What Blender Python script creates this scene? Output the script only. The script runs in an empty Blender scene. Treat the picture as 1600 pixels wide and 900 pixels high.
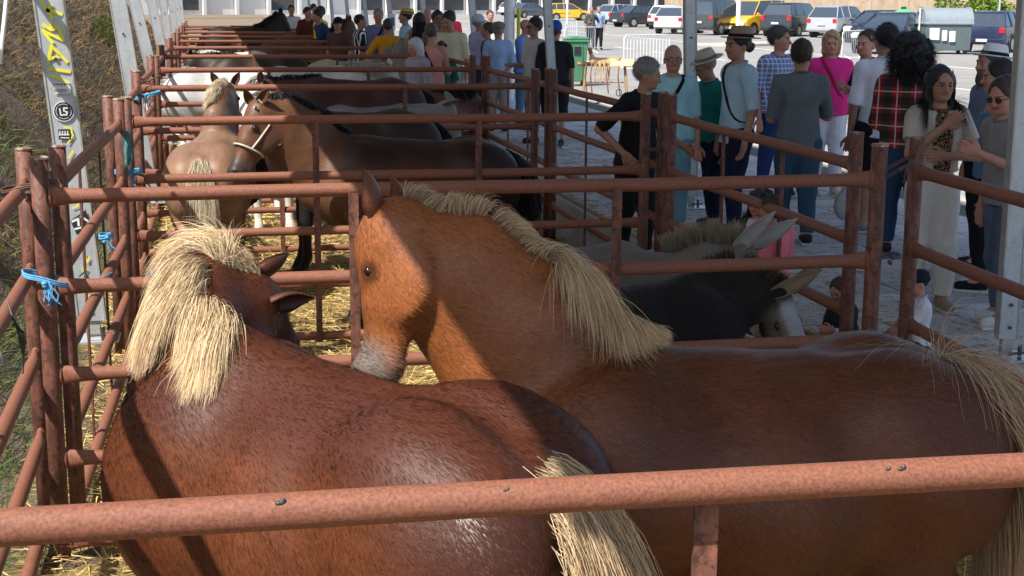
import bpy, math, random
import numpy as np
from mathutils import Vector, Matrix
random.seed(7); RNG = np.random.default_rng(7)
SC = bpy.context.scene; COL = SC.collection

# ---------------------------------------------------------------- camera
F, CAM_H = 2200.0, 2.12
YAW, PITCH, ROLL = 0.209207, 0.202221, 0.0062
def _basis():
    f = np.array([math.sin(YAW)*math.cos(PITCH), math.cos(YAW)*math.cos(PITCH), -math.sin(PITCH)])
    r = np.array([math.cos(YAW), -math.sin(YAW), 0]); u = np.cross(r, f)
    return r*math.cos(ROLL)+u*math.sin(ROLL), -r*math.sin(ROLL)+u*math.cos(ROLL), f
CR, CU, CF = _basis()
def at(px, py, z):
    d = CR*(px-800)/F-CU*(py-450)/F+CF
    return d*((z-CAM_H)/d[2])+np.array([0, 0, CAM_H])
def atY(px, py, Y):
    d = CR*(px-800)/F-CU*(py-450)/F+CF
    return d*Y/d[1]+np.array([0, 0, CAM_H])
cam = bpy.data.cameras.new('camera'); co = bpy.data.objects.new('camera', cam); COL.objects.link(co)
cam.sensor_width = 36; cam.lens = F/1600*36; cam.clip_start = .05; cam.clip_end = 3000
m = Matrix(((CR[0], CU[0], -CF[0], 0), (CR[1], CU[1], -CF[1], 0), (CR[2], CU[2], -CF[2], CAM_H), (0, 0, 0, 1)))
co.matrix_world = m; SC.camera = co
SC.render.resolution_x = 1024; SC.render.resolution_y = 576

# ---------------------------------------------------------------- light
SUN = Vector((-.64, -.50, 1.0)).normalized()
w = bpy.data.worlds.new('World'); SC.world = w; w.use_nodes = True
nt = w.node_tree; bg = nt.nodes['Background']
sky = nt.nodes.new('ShaderNodeTexSky'); sky.sky_type = 'NISHITA'; sky.sun_disc = False
sky.sun_elevation = math.asin(SUN.z); sky.sun_rotation = math.atan2(SUN.x, SUN.y)
sky.altitude = 200; sky.dust_density = 1.5
nt.links.new(sky.outputs[0], bg.inputs[0]); bg.inputs[1].default_value = .13
sl = bpy.data.lights.new('sun', 'SUN'); sl.energy = 5.0; sl.angle = math.radians(.5); sl.color = (1, .95, .87)
so = bpy.data.objects.new('sun', sl); COL.objects.link(so)
so.rotation_euler = SUN.to_track_quat('Z', 'Y').to_euler(); so.location = (-5, -5, 12)
SC.view_settings.view_transform = 'Standard'; SC.view_settings.look = 'None'
SC.view_settings.exposure = .58; SC.view_settings.gamma = 1

# ---------------------------------------------------------------- object helpers
def tag(o, label=None, cat=None, group=None, kind=None):
    if label: o['label'] = label
    if cat: o['category'] = cat
    if group: o['group'] = group
    if kind: o['kind'] = kind
    return o
def thing(name, label, cat, loc=(0, 0, 0), rz=0, group=None):
    o = bpy.data.objects.new(name, None); COL.objects.link(o); o.empty_display_size = .1
    o.location = loc; o.rotation_euler = (0, 0, rz)
    return tag(o, label, cat, group)
def link(name, me, mat=None, parent=None, smooth=True):
    if mat is not None:
        for q in (mat if isinstance(mat, (list, tuple)) else [mat]): me.materials.append(q)
    if smooth and len(me.polygons): me.polygons.foreach_set('use_smooth', [True]*len(me.polygons))
    o = bpy.data.objects.new(name, me); COL.objects.link(o)
    if parent is not None: o.parent = parent
    return o
def mesh_np(name, V, Fc, col=None):
    """V (n,3) array, Fc (m,k) int array"""
    me = bpy.data.meshes.new(name); V = np.asarray(V, np.float32); Fc = np.asarray(Fc, np.int32)
    n, k = Fc.shape
    me.vertices.add(len(V)); me.vertices.foreach_set('co', V.ravel())
    me.loops.add(n*k); me.loops.foreach_set('vertex_index', Fc.ravel())
    me.polygons.add(n); me.polygons.foreach_set('loop_start', np.arange(0, n*k, k, dtype=np.int32))
    me.update(calc_edges=True)
    if col is not None:
        a = me.color_attributes.new('Col', 'FLOAT_COLOR', 'POINT')
        c4 = np.ones((len(V), 4), np.float32); c4[:, :3] = col; a.data.foreach_set('color', c4.ravel())
    return me
def nrm(v):
    v = np.asarray(v, float); return v/max(1e-9, np.linalg.norm(v))

class MB:
    def __init__(s): s.v = []; s.f = []; s.m = []; s.mi = 0
    def add(s, vs, fs):
        o = len(s.v); s.v += [tuple(map(float, p)) for p in vs]; s.f += [tuple(i+o for i in f) for f in fs]; s.m += [s.mi]*len(fs)
        return s
    def box(s, c, size, rz=0, rot=None, taper=1.0):
        hx, hy, hz = [q/2 for q in size]; P = []
        for z in (-1, 1):
            t = taper if z > 0 else 1
            for x, y in ((-1, -1), (1, -1), (1, 1), (-1, 1)): P.append(Vector((x*hx*t, y*hy*t, z*hz)))
        R_ = rot if rot is not None else Matrix.Rotation(rz, 3, 'Z')
        P = [R_ @ p+Vector(c) for p in P]
        return s.add(P, [(3, 2, 1, 0), (4, 5, 6, 7), (0, 1, 5, 4), (1, 2, 6, 5), (2, 3, 7, 6), (3, 0, 4, 7)])
    def tube(s, pts, r, n=8, caps=True, sy=None, up=None):
        """r: number or list; sy: list of (side, up) scale pairs"""
        pts = [Vector(p) for p in pts]; k = len(pts)
        rr = [r]*k if isinstance(r, (int, float)) else list(r)
        V = []; prev = None
        for i, p in enumerate(pts):
            d = (pts[min(i+1, k-1)]-pts[max(i-1, 0)])
            d = d.normalized() if d.length > 1e-9 else Vector((0, 0, 1))
            u = Vector(up) if up is not None else (prev if prev is not None else (Vector((0, 0, 1)) if abs(d.z) < .9 else Vector((0, 1, 0))))
            a = d.cross(u)
            if a.length < 1e-6: a = d.cross(Vector((1, 0, 0)))
            a.normalize(); b = a.cross(d).normalized(); prev = b
            ss = sy[i] if sy else (1, 1)
            for j in range(n):
                t = 2*math.pi*j/n; V.append(p+a*(math.cos(t)*rr[i]*ss[0])+b*(math.sin(t)*rr[i]*ss[1]))
        Fq = [(i*n+j, i*n+(j+1) % n, (i+1)*n+(j+1) % n, (i+1)*n+j) for i in range(k-1) for j in range(n)]
        if caps: Fq += [tuple(range(n-1, -1, -1)), tuple(range((k-1)*n, k*n))]
        return s.add(V, Fq)
    def lathe(s, prof, c=(0, 0, 0), n=16, sx=1, sy=1, rot=None):
        k = len(prof); V = []
        for r, z in prof:
            for j in range(n):
                t = 2*math.pi*j/n; p = Vector((r*math.cos(t)*sx, r*math.sin(t)*sy, z))
                if rot is not None: p = rot @ p
                V.append(p+Vector(c))
        Fq = [(i*n+j, i*n+(j+1) % n, (i+1)*n+(j+1) % n, (i+1)*n+j) for i in range(k-1) for j in range(n)]
        if prof[0][0] > 1e-5: Fq.append(tuple(range(n-1, -1, -1)))
        if prof[-1][0] > 1e-5: Fq.append(tuple(range((k-1)*n, k*n)))
        return s.add(V, Fq)
    def prism(s, poly, y0, y1, ax='y', f=None):
        """poly in (x,z) extruded along y"""
        n = len(poly); V = []
        for y in (y0, y1):
            for x, z in poly:
                V.append((x, y, z) if ax == 'y' else ((y, x, z) if ax == 'x' else (x, z, y)))
        if f: V = [f(*p) for p in V]
        return s.add(V, [tuple(range(n)), tuple(range(2*n-1, n-1, -1))]+[(i, i+n, (i+1) % n+n, (i+1) % n) for i in range(n)])
    def mesh(s, name):
        me = bpy.data.meshes.new(name); me.from_pydata(s.v, [], s.f)
        if any(s.m): me.polygons.foreach_set('material_index', s.m)
        me.update(); return me
    def build(s, name, mat, parent=None, smooth=False, bevel=0, origin=None, seg=1):
        if origin is not None:
            o = Vector(origin); s.v = [tuple(Vector(p)-o) for p in s.v]
        elif parent is not None and parent.parent is None:
            pass
        ob = link(name, s.mesh(name), mat, parent, smooth)
        if origin is not None: ob.location = origin
        if bevel:
            b = ob.modifiers.new('bevel', 'BEVEL'); b.width = bevel; b.segments = seg; b.limit_method = 'ANGLE'
        return ob
def auto(o, ang=40):
    """flat at sharp edges, smooth elsewhere"""
    me = o.data; me.polygons.foreach_set('use_smooth', [True]*len(me.polygons))
    try: me.set_sharp_from_angle(angle=math.radians(ang))
    except Exception: pass
    return o

# ---------------------------------------------------------------- materials
def M(name, c, rough=.6, metal=0, var=.15, vs=8, bump=0, bs=60, attr=False, c2=None, spec=.5, vdet=4, coat=0, stretch=None, sheen=0, trans=0, alpha=1, thr=None, c3=None, s3=30, t3=(.55, .65), rand=0, dist=.005):
    mt = bpy.data.materials.new(name); mt.use_nodes = True; N = mt.node_tree.nodes; L = mt.node_tree.links
    B = N['Principled BSDF']; B.inputs['Roughness'].default_value = rough; B.inputs['Metallic'].default_value = metal
    B.inputs['Specular IOR Level'].default_value = spec
    if coat: B.inputs['Coat Weight'].default_value = coat; B.inputs['Coat Roughness'].default_value = .08
    if sheen: B.inputs['Sheen Weight'].default_value = sheen
    if trans: B.inputs['Transmission Weight'].default_value = trans
    if alpha < 1: B.inputs['Alpha'].default_value = alpha
    tc = N.new('ShaderNodeTexCoord'); vec = tc.outputs['Object']
    if stretch:
        mp = N.new('ShaderNodeMapping'); mp.inputs['Scale'].default_value = stretch; L.new(vec, mp.inputs[0]); vec = mp.outputs[0]
    nz = N.new('ShaderNodeTexNoise'); nz.inputs['Scale'].default_value = vs; nz.inputs['Detail'].default_value = vdet; nz.inputs['Roughness'].default_value = .65
    L.new(vec, nz.inputs['Vector'])
    rp = N.new('ShaderNodeValToRGB'); e = rp.color_ramp.elements
    lo, hi = thr or (.3, .7)
    e[0].position = lo; e[1].position = hi
    a = [q*(1-var) for q in c]; b = list(c2) if c2 else [min(1, q*(1+var)) for q in c]
    e[0].color = (*a, 1); e[1].color = (*b, 1); L.new(nz.outputs[0], rp.inputs[0]); out = rp.outputs[0]
    def mix(A, Bc, fac, bt='MIX'):
        mx = N.new('ShaderNodeMix'); mx.data_type = 'RGBA'; mx.blend_type = bt
        if isinstance(fac, (int, float)): mx.inputs[0].default_value = fac
        else: L.new(fac, mx.inputs[0])
        for i, q in ((6, A), (7, Bc)):
            if isinstance(q, (tuple, list)): mx.inputs[i].default_value = (*q, 1)
            else: L.new(q, mx.inputs[i])
        return mx.outputs[2]
    if attr:
        at_ = N.new('ShaderNodeAttribute'); at_.attribute_name = 'Col'; out = mix(out, at_.outputs[0], 1, 'MULTIPLY')
    if c3:
        n3 = N.new('ShaderNodeTexNoise'); n3.inputs['Scale'].default_value = s3; n3.inputs['Detail'].default_value = 5; n3.inputs['Roughness'].default_value = .7; L.new(tc.outputs['Object'], n3.inputs['Vector'])
        r3 = N.new('ShaderNodeValToRGB'); r3.color_ramp.elements[0].position = t3[0]; r3.color_ramp.elements[1].position = t3[1]; L.new(n3.outputs[0], r3.inputs[0])
        out = mix(out, c3, r3.outputs[0])
    if rand:
        oi = N.new('ShaderNodeObjectInfo'); mr = N.new('ShaderNodeMapRange'); mr.inputs[3].default_value = 1-rand; mr.inputs[4].default_value = 1+rand; L.new(oi.outputs['Random'], mr.inputs[0])
        hs = N.new('ShaderNodeHueSaturation'); L.new(mr.outputs[0], hs.inputs['Value']); L.new(out, hs.inputs['Color']); out = hs.outputs[0]
    L.new(out, B.inputs['Base Color'])
    if bump:
        nb = N.new('ShaderNodeTexNoise'); nb.inputs['Scale'].default_value = bs; nb.inputs['Detail'].default_value = 5; nb.inputs['Roughness'].default_value = .7; L.new(vec, nb.inputs['Vector'])
        bp = N.new('ShaderNodeBump'); bp.inputs['Strength'].default_value = bump; bp.inputs['Distance'].default_value = dist; L.new(nb.outputs[0], bp.inputs['Height']); L.new(bp.outputs[0], B.inputs['Normal'])
    return mt
def S(r, g, b):
    f = lambda v: ((v/255+.055)/1.055)**2.4 if v > 10 else v/255/12.92
    return (f(r), f(g), f(b))

# ---------------------------------------------------------------- implicit surfaces (smooth blends of limbs, meshed by surface nets)
def seg(a, b, ra, rb, k=.03, n=None, s=1, neg=False, cap=None):
    return dict(t='s', a=np.array(a, float), b=np.array(b, float), ra=ra, rb=rb, k=k, n=None if n is None else nrm(n), s=s, neg=neg, cap=cap)
def ell(c, r, k=.03, ax=None, neg=False):
    return dict(t='e', c=np.array(c, float), r=np.array(r, float), k=k, ax=np.eye(3) if ax is None else np.array([nrm(q) for q in ax]), neg=neg)
def plane(p, n, k=.004):      # keeps the side the normal points away from
    return dict(t='p', p=np.array(p, float), n=nrm(n), k=k)
def _aabb(p):
    if p['t'] == 's':
        r = max(p['ra'], p['rb'])*max(1, p['s']); return np.minimum(p['a'], p['b'])-r, np.maximum(p['a'], p['b'])+r
    if p['t'] == 'p': return None
    r = np.sqrt(((p['ax'].T*p['r'])**2).sum(1)); return p['c']-r, p['c']+r
def _dist(p, X, Y, Z):
    if p['t'] == 'p': return (X-p['p'][0])*p['n'][0]+(Y-p['p'][1])*p['n'][1]+(Z-p['p'][2])*p['n'][2]
    if p['t'] == 's':
        a = p['a']; d = p['b']-a; L2 = max(1e-9, d@d)
        x = X-a[0]; y = Y-a[1]; z = Z-a[2]
        t0 = (x*d[0]+y*d[1]+z*d[2])/L2; t = np.clip(t0, 0, 1)
        x = x-t*d[0]; y = y-t*d[1]; z = z-t*d[2]; q = x*x+y*y+z*z
        if p['n'] is not None:
            n = p['n']; vn = x*n[0]+y*n[1]+z*n[2]; q = q+vn*vn*(1/p['s']**2-1)
        o = np.sqrt(q)-(p['ra']+(p['rb']-p['ra'])*t)
        if p['cap']: o = np.maximum(o, (t0-1)*math.sqrt(L2))
        return o
    c = p['c']; x = X-c[0]; y = Y-c[1]; z = Z-c[2]; A = p['ax']; r = p['r']; k0 = 0; k1 = 0
    for i in range(3):
        u = x*A[i][0]+y*A[i][1]+z*A[i][2]; k0 = k0+(u/r[i])**2; k1 = k1+(u/r[i]**2)**2
    k0 = np.sqrt(k0); k1 = np.sqrt(k1)+1e-9
    return k0*(k0-1)/k1
def _comb(f, d, p):
    k = p['k']
    if p['t'] == 'p': return np.maximum(f, d)
    if p.get('neg'):
        d = -d; h = np.maximum(k-np.abs(f-d), 0)/k; return np.maximum(f, d)+h*h*k*.25
    h = np.maximum(k-np.abs(f-d), 0)/k; return np.minimum(f, d)-h*h*k*.25
def sdf_at(prims, P):
    f = np.full(len(P), 10.0)
    for p in prims: f = _comb(f, _dist(p, P[:, 0], P[:, 1], P[:, 2]), p)
    return f
def sdf_grad(prims, P, e=.004):
    g = np.stack([sdf_at(prims, P+np.eye(3)[i]*e)-sdf_at(prims, P-np.eye(3)[i]*e) for i in range(3)], 1)
    return g/np.maximum(1e-9, np.linalg.norm(g, axis=1))[:, None]
def wob(X, Y, Z, f, ph=0):
    a = np.sin(X*f+1.3*np.sin(Y*f*.7+ph)+ph); b = np.sin(Y*f*1.1+1.7*np.sin(Z*f*.6+ph*2)); c = np.sin(Z*f*.9+1.5*np.sin(X*f*.8-ph)+Y*f*.5)
    return (a+b+c)/3
def sdf_mesh(prims, h, noise=None, lim=None):
    bb = [_aabb(p) for p in prims if not p.get('neg') and p['t'] != 'p']
    lo = np.min([b[0] for b in bb], 0)-3*h; hi = np.max([b[1] for b in bb], 0)+3*h
    if lim: lo = np.maximum(lo, lim[0]); hi = np.minimum(hi, lim[1])
    n = np.ceil((hi-lo)/h).astype(int)+1
    ax = [(lo[i]+h*np.arange(n[i])).astype(np.float32) for i in range(3)]
    f = np.full(n, 10, np.float32)
    for p in prims:
        b = _aabb(p)
        if b is None: s = [0, 0, 0]; e = list(n)
        else:
            g = p['k']+3*h; s = [max(0, int((b[0][i]-g-lo[i])/h)) for i in range(3)]; e = [min(n[i], int((b[1][i]+g-lo[i])/h)+2) for i in range(3)]
            if any(e[i] <= s[i] for i in range(3)): continue
        X = ax[0][s[0]:e[0], None, None]; Y = ax[1][None, s[1]:e[1], None]; Z = ax[2][None, None, s[2]:e[2]]
        sl = (slice(s[0], e[0]), slice(s[1], e[1]), slice(s[2], e[2])); f[sl] = _comb(f[sl], _dist(p, X, Y, Z), p)
    if noise:
        X = ax[0][:, None, None]; Y = ax[1][None, :, None]; Z = ax[2][None, None, :]
        for amp, fr, ph in noise: f = f+(amp*wob(X, Y, Z, fr, ph)).astype(np.float32)
    for i in range(3):
        sl = [slice(None)]*3; sl[i] = 0; f[tuple(sl)] = 10; sl[i] = -1; f[tuple(sl)] = 10
    ins = f < 0; nc = n-1
    cnt = np.zeros(nc, np.int8)
    for i in (0, 1):
        for j in (0, 1):
            for k in (0, 1): cnt += ins[i:i+nc[0], j:j+nc[1], k:k+nc[2]]
    act = (cnt > 0) & (cnt < 8); ci = np.argwhere(act)
    idx = np.full(nc, -1, np.int32); idx[act] = np.arange(len(ci))
    S_ = np.zeros((len(ci), 3)); C_ = np.zeros(len(ci))
    cr = [(i, j, k) for i in (0, 1) for j in (0, 1) for k in (0, 1)]
    fv = {c: f[ci[:, 0]+c[0], ci[:, 1]+c[1], ci[:, 2]+c[2]] for c in cr}
    for c in cr:
        for a in range(3):
            if c[a] == 0:
                d = list(c); d[a] = 1; d = tuple(d); A, B_ = fv[c], fv[d]; m_ = (A < 0) != (B_ < 0)
                t = np.where(m_, A/np.where(m_, A-B_, 1), 0); P = np.tile(np.array(c, float), (len(ci), 1)); P[:, a] += t
                S_ += P*m_[:, None]; C_ += m_
    V = (ci+S_/C_[:, None])*h+lo
    Q = []
    for a in range(3):
        b, c = (a+1) % 3, (a+2) % 3
        s0 = [slice(None)]*3; s0[a] = slice(0, n[a]-1); s1 = [slice(None)]*3; s1[a] = slice(1, n[a])
        A, B_ = ins[tuple(s0)], ins[tuple(s1)]; e = np.argwhere(A != B_)
        flip = A[tuple(e.T)]
        def cell(db, dc):
            q = e.copy(); q[:, b] -= db; q[:, c] -= dc; return idx[tuple(q.T)]
        q = np.stack([cell(1, 1), cell(0, 1), cell(0, 0), cell(1, 0)], 1)
        q = np.where(flip[:, None], q, q[:, ::-1]); Q.append(q)
    Q = np.concatenate(Q); Q = Q[(Q >= 0).all(1)]
    return V, Q
def join(parts):
    """list of (V,Q[,C]) -> one"""
    V = []; Q = []; C = []; o = 0
    for p in parts:
        V.append(p[0]); Q.append(p[1]+o); o += len(p[0])
        if len(p) > 2: C.append(p[2])
    return np.concatenate(V), np.concatenate(Q), (np.concatenate(C) if C else None)

# ribbons: strands as thin tapering strips with real 3-D shape
def strands(P0, D0, length, segs, width, grav=.3, prims=None, stiff=.75, col=None, curl=0, off=.006, root=False):
    n = len(P0); P = [P0.copy()]; D = D0.copy(); L_ = np.broadcast_to(np.asarray(length, float), (n,))
    g = np.array([0, 0, -1.0]); st = (L_/segs)[:, None]; ph = RNG.random((n, 3))*6
    for i in range(segs):
        D = D*stiff+g*grav*(1-stiff)*2
        if curl: D = D+curl*np.stack([np.sin(ph[:, 0]+i*1.6), np.sin(ph[:, 1]+i*1.7), np.sin(ph[:, 2]+i*1.5)], 1)
        D /= np.maximum(1e-6, np.linalg.norm(D, axis=1))[:, None]
        q = P[-1]+D*st
        if prims is not None:
            d = sdf_at(prims, q); m_ = d < off
            if m_.any():
                G = sdf_grad(prims, q[m_]); q[m_] += G*(off-d[m_]+RNG.random(m_.sum())*off*2)[:, None]
                D[m_] = q[m_]-P[-1][m_]; D[m_] /= np.maximum(1e-6, np.linalg.norm(D[m_], axis=1))[:, None]
        P.append(q)
    P = np.stack(P, 1)                                   # n, segs+1, 3
    T = np.gradient(P, axis=1); rnd = RNG.normal(size=(n, 1, 3)); sd = np.cross(T, np.broadcast_to(rnd, T.shape)); sd /= np.maximum(1e-9, np.linalg.norm(sd, axis=2))[:, :, None]
    tw = np.linspace(1, .15, segs+1)[None, :, None]; w_ = np.broadcast_to(np.asarray(width, float), (n,))[:, None, None]*tw*.5
    A = P+sd*w_; B_ = P-sd*w_
    V = np.stack([A, B_], 2).reshape(-1, 3)
    base = (np.arange(n)*(segs+1)*2)[:, None]+np.arange(segs)[None, :]*2
    Q = np.stack([base, base+1, base+3, base+2], 2).reshape(-1, 4)
    if col is None: C = None
    else:
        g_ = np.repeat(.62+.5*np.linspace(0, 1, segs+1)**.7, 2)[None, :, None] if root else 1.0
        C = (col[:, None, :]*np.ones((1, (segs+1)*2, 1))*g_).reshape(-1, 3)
    return V, Q, C

# ---------------------------------------------------------------- shared materials
m_rust = M('rust_paint', (.20, .072, .041), rough=.66, var=.18, vs=150, bump=.3, bs=160, c3=(.12, .043, .025), s3=300, t3=(.55, .66), c2=(.32, .122, .070), thr=(.35, .65), dist=.002)
m_rust_post = M('rust_post_paint', (.13, .050, .032), rough=.66, var=.3, vs=22, bump=.3, bs=120, c3=(.07, .028, .018), s3=35, t3=(.52, .62), c2=(.27, .105, .068), thr=(.38, .70), stretch=(1, 1, .35), dist=.002)
m_cap = M('cap_paint', (.50, .42, .34), rough=.8, var=.3, vs=30, c3=(.16, .08, .05), s3=22, t3=(.45, .6), rand=.35)
m_galv = M('galvanised_steel', (.50, .53, .55), rough=.42, metal=.35, var=.12, vs=14, bump=.12, bs=50, c3=(.33, .34, .34), s3=22, t3=(.55, .75), stretch=(1, 1, .3), dist=.003)
m_galv_edge = M('galvanised_edge', (.42, .42, .39), rough=.5, metal=.3, var=.2, vs=20)
m_darksteel = M('dark_steel', (.09, .085, .08), rough=.5, metal=.6, var=.3)
m_roof = M('roof_sheet', (.72, .74, .76), rough=.5, var=.05)
m_straw = M('straw_blades', (.58, .42, .15), rough=.6, attr=True, var=.2, vs=3)
m_strawbase = M('straw_litter', (.30, .21, .085), rough=.95, var=.45, vs=9, vdet=9, bump=1, bs=40, c3=(.13, .085, .045), s3=4, t3=(.5, .72), dist=.02)
m_earth = M('dry_earth', (.25, .185, .12), rough=1, var=.35, vs=3, vdet=8, bump=.8, bs=20, c3=(.12, .085, .055), s3=2.2, t3=(.45, .7), dist=.03)
m_slope = M('bank_soil', (.115, .085, .062), rough=1, var=.35, vs=2.2, vdet=9, bump=1, bs=9, c3=(.13, .12, .065), s3=1.1, t3=(.45, .6), dist=.08, stretch=(1, .5, 1.4))
m_slab = M('paving_slab', (.47, .45, .43), rough=.8, var=.16, vs=5, vdet=7, bump=.3, bs=70, rand=.2, c3=(.27, .25, .23), s3=3.5, t3=(.5, .8), dist=.003)
m_joint = M('paving_bed', (.10, .095, .085), rough=1, var=.3)
m_asph = M('asphalt', (.30, .285, .26), rough=.85, var=.12, vs=.5, vdet=8, bump=.3, bs=60, c3=(.22, .21, .19), s3=.35, t3=(.45, .7), dist=.004)
m_kerb = M('kerb_concrete', (.42, .40, .35), rough=.85, var=.15, vs=6, bump=.3, bs=50)
m_white = M('road_paint', (.72, .72, .70), rough=.7, var=.1, vs=5, c3=(.35, .34, .32), s3=6, t3=(.6, .8))
m_whitemetal = M('white_enamel', (.78, .79, .80), rough=.4, var=.05)
m_black = M('black_plastic', (.02, .02, .022), rough=.45, var=.3)
m_twine = M('blue_twine', (.10, .36, .62), rough=.7, var=.25, vs=60)
m_tealrag = M('teal_rag', (.10, .24, .25), rough=.9, var=.5, vs=25, bump=.5, bs=40)
m_bush = M('leaves', (.085, .12, .025), rough=.6, attr=True, var=.3, vs=3)
m_grass = M('dry_grass', (.26, .22, .10), rough=.8, attr=True, var=.3, vs=2)

# ---------------------------------------------------------------- ground
GZ = -.47
mb = MB(); mb.box((60, 150, -1.1), (700, 700, 1.0)); tag(mb.build('ground', m_earth), kind='structure')
mb = MB(); mb.box((1.2, 40, GZ-.25), (5.1, 92, .5)); tag(mb.build('pen_earth', m_strawbase), kind='structure')
mb = MB(); mb.box((3.735, 40, -.26), (.07, 92, .48)); tag(mb.build('pavement_edge', m_kerb), kind='structure')
mb = MB(); mb.box((5.9, 40, -.56), (4.25, 92, .06)); mb = None
mb = MB(); mb.box((5.86, 40, -.27), (4.24, 92, .5)); tag(mb.build('pavement_bed', m_joint), kind='structure')
mb = MB(); mb.box((60, 60, -.36), (103.7, 480, .5)); tag(mb.build('road', m_asph), kind='structure')
kb = thing('kerb', None, None); kb['kind'] = 'structure'
for i in range(40):
    mb = MB(); mb.box((8.06, -3+i*2.0, -.14), (.17, 1.988, .30)); mb.build('kerb_stone', m_kerb, kb, bevel=.012)
mb = MB()
for k in range(30): mb.box((8.06, 77.5+i*2.0, -.14), (.17, 1.9, .30)) if False else None
# road paint: lines run parallel to the pens
def line(x, y0, y1, wd=.13): return MB().box((x, (y0+y1)/2, -.106), (wd, y1-y0, .004))
pnt = thing('road_markings', None, None); pnt['kind'] = 'structure'
line(13.6, 8, 140, .14).build('edge_line', m_white, pnt)
line(25.5, 20, 190, .14).build('edge_line', m_white, pnt)
for k in range(22): line(19.2, 8+k*6.2, 11+k*6.2, .13).build('lane_dash', m_white, pnt)
# paving slabs: the ones near enough to tell apart are single stones, the rest one mesh
pav = thing('pavement', None, None); pav['kind'] = 'structure'
mb = MB(); SLX, SLY = .60, .43
slabme = None; far = MB(); cnt = 0
for j in range(160):
    y = 4.9+j*SLY
    for i in range(8):
        x = 3.78+SLX*(i+.5)+(0 if j % 2 else -.0)
        if x > 7.93: continue
        if x+SLX/2 > 7.97: continue
        if cnt < 290:
            if slabme is None:
                b = MB(); b.box((0, 0, -.022), (SLX-.012, SLY-.012, .045)); slabme = b.mesh('slab'); slabme.materials.append(m_slab)
            o = bpy.data.objects.new('slab', slabme); COL.objects.link(o); o.parent = pav
            o.location = (x, y, random.uniform(-.004, .004)); o.rotation_euler = (random.uniform(-.005, .005), random.uniform(-.005, .005), random.uniform(-.006, .006)); cnt += 1
        else:
            far.box((x, y, -.022+random.uniform(-.003, .003)), (SLX-.014, SLY-.014, .045))
for j in range(160):
    far.box((3.78+7*SLX-.0+.005-.3+.28, 4.9+j*SLY, -.022), (.0+.0+.06, SLY-.01, .04))
o = far.build('slab', m_slab, pav); o['kind'] = 'stuff'

# embankment left of the pens
def slope_z(x, y):
    d = np.maximum(0, -1.15-x)
    z = GZ+.95*d*(1-np.exp(-d*2.5))
    z = z+.10*wob(x, y, z*0, 2.1, 1)*np.minimum(1, d)+.05*wob(x, y, z*0, 5.3, 2)*np.minimum(1, d*1.5)+.018*wob(x, y, z*0, 17, 3)
    return np.minimum(z, 4.2+.15*wob(x, y, z*0, .6, 3))
xs = np.concatenate([np.linspace(-.6, -4, 58), np.linspace(-4.3, -30, 20)]); ys = np.concatenate([np.linspace(-3, 24, 230), np.linspace(24.5, 74, 120)])
Xg, Yg = np.meshgrid(xs, ys, indexing='ij'); Zg = slope_z(Xg, Yg)+.004
Zg = Zg-np.maximum(0, (Yg-66))*.55*(Xg < -1.2)
Zg = np.maximum(Zg, GZ-.02)
V = np.stack([Xg, Yg, Zg], 2).reshape(-1, 3); a, b = Xg.shape
ii = (np.arange(a-1)[:, None]*b+np.arange(b-1)[None, :]).ravel()
o = link('embankment', mesh_np('embankment', V, np.stack([ii, ii+b, ii+b+1, ii+1], 1)), m_slope); tag(o, kind='structure')
# grass on it
def blades(name, P, D, ln, wd, colr, mat, label, cat, segs=3, parent=None, grav=.35, **k):
    V, Q, C = strands(P, D, ln, segs, wd, grav=grav, col=colr, **k)
    o = link(name, mesh_np(name, V, Q, C), mat, parent, smooth=False); o['kind'] = 'stuff'
    if label: o['label'] = label; o['category'] = cat
    return o
n = 52000; r = RNG.random(n); Y = 3+62*r**1.7; X = -1.05-RNG.random(n)**1.2*(1.2+Y*.13)
cl = wob(X, Y, X*0, 3.1, 5)+RNG.normal(size=n)*.45; keep = cl > -.25; X, Y = X[keep], Y[keep]; n = len(X)
P = np.stack([X, Y, slope_z(X, Y)], 1); D = RNG.normal(size=(n, 3))*.55+np.array([.5, -.1, .9]); D /= np.linalg.norm(D, axis=1)[:, None]
green = np.clip(.75+.9*wob(X, Y, X*0, .9, 2)-(Y-12)*.07+RNG.normal(size=n)*.22, 0, 1)[:, None]
c = green*np.array([.34, .62, .22])+(1-green)*np.array([.92, .84, .66]); c = c*(.55+RNG.random((n, 1))*.8)
soil = (Y > 17)[:, None]; c = np.where(soil, c*np.array([.75, .62, .6]), c)*np.array([.85, .8, .8])
blades('bank_grass', P, D, .07+.28*RNG.random(n)**2, .004+.0005*Y, c, m_grass, 'tangled dry and green grass growing on the bank behind the pens', 'grass')
def shrub(x, y, s, col, lab):
    z = float(slope_z(np.array(x), np.array(y))); t = thing('shrub', lab, 'shrub', (x, y, z))
    n = int(1500*s); u = RNG.normal(size=(n, 3)); u /= np.linalg.norm(u, axis=1)[:, None]; rr = (RNG.random(n)**.4)[:, None]
    P = u*rr*np.array([.34, .5, .34])*s+np.array([.08, 0, .26*s]); D = u+RNG.normal(size=(n, 3))*.5+np.array([0, 0, .6]); D /= np.linalg.norm(D, axis=1)[:, None]
    c = np.array(col)*(.45+RNG.random((n, 1))*1.1)
    V, Q, C = strands(P, D, .09, 2, .018, col=c); link('crown', mesh_np('crown', V, Q, C), m_bush, t, smooth=False)
    mb = MB()
    for k in range(7): a = random.uniform(0, 6.28); mb.tube([(0, 0, -.05), (math.cos(a)*.08*s, math.sin(a)*.1*s, .15*s), (math.cos(a)*.2*s, math.sin(a)*.28*s, .36*s)], [.012, .009, .005], 5)
    mb.build('stem', m_darksteel if False else m_slope, t)
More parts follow.
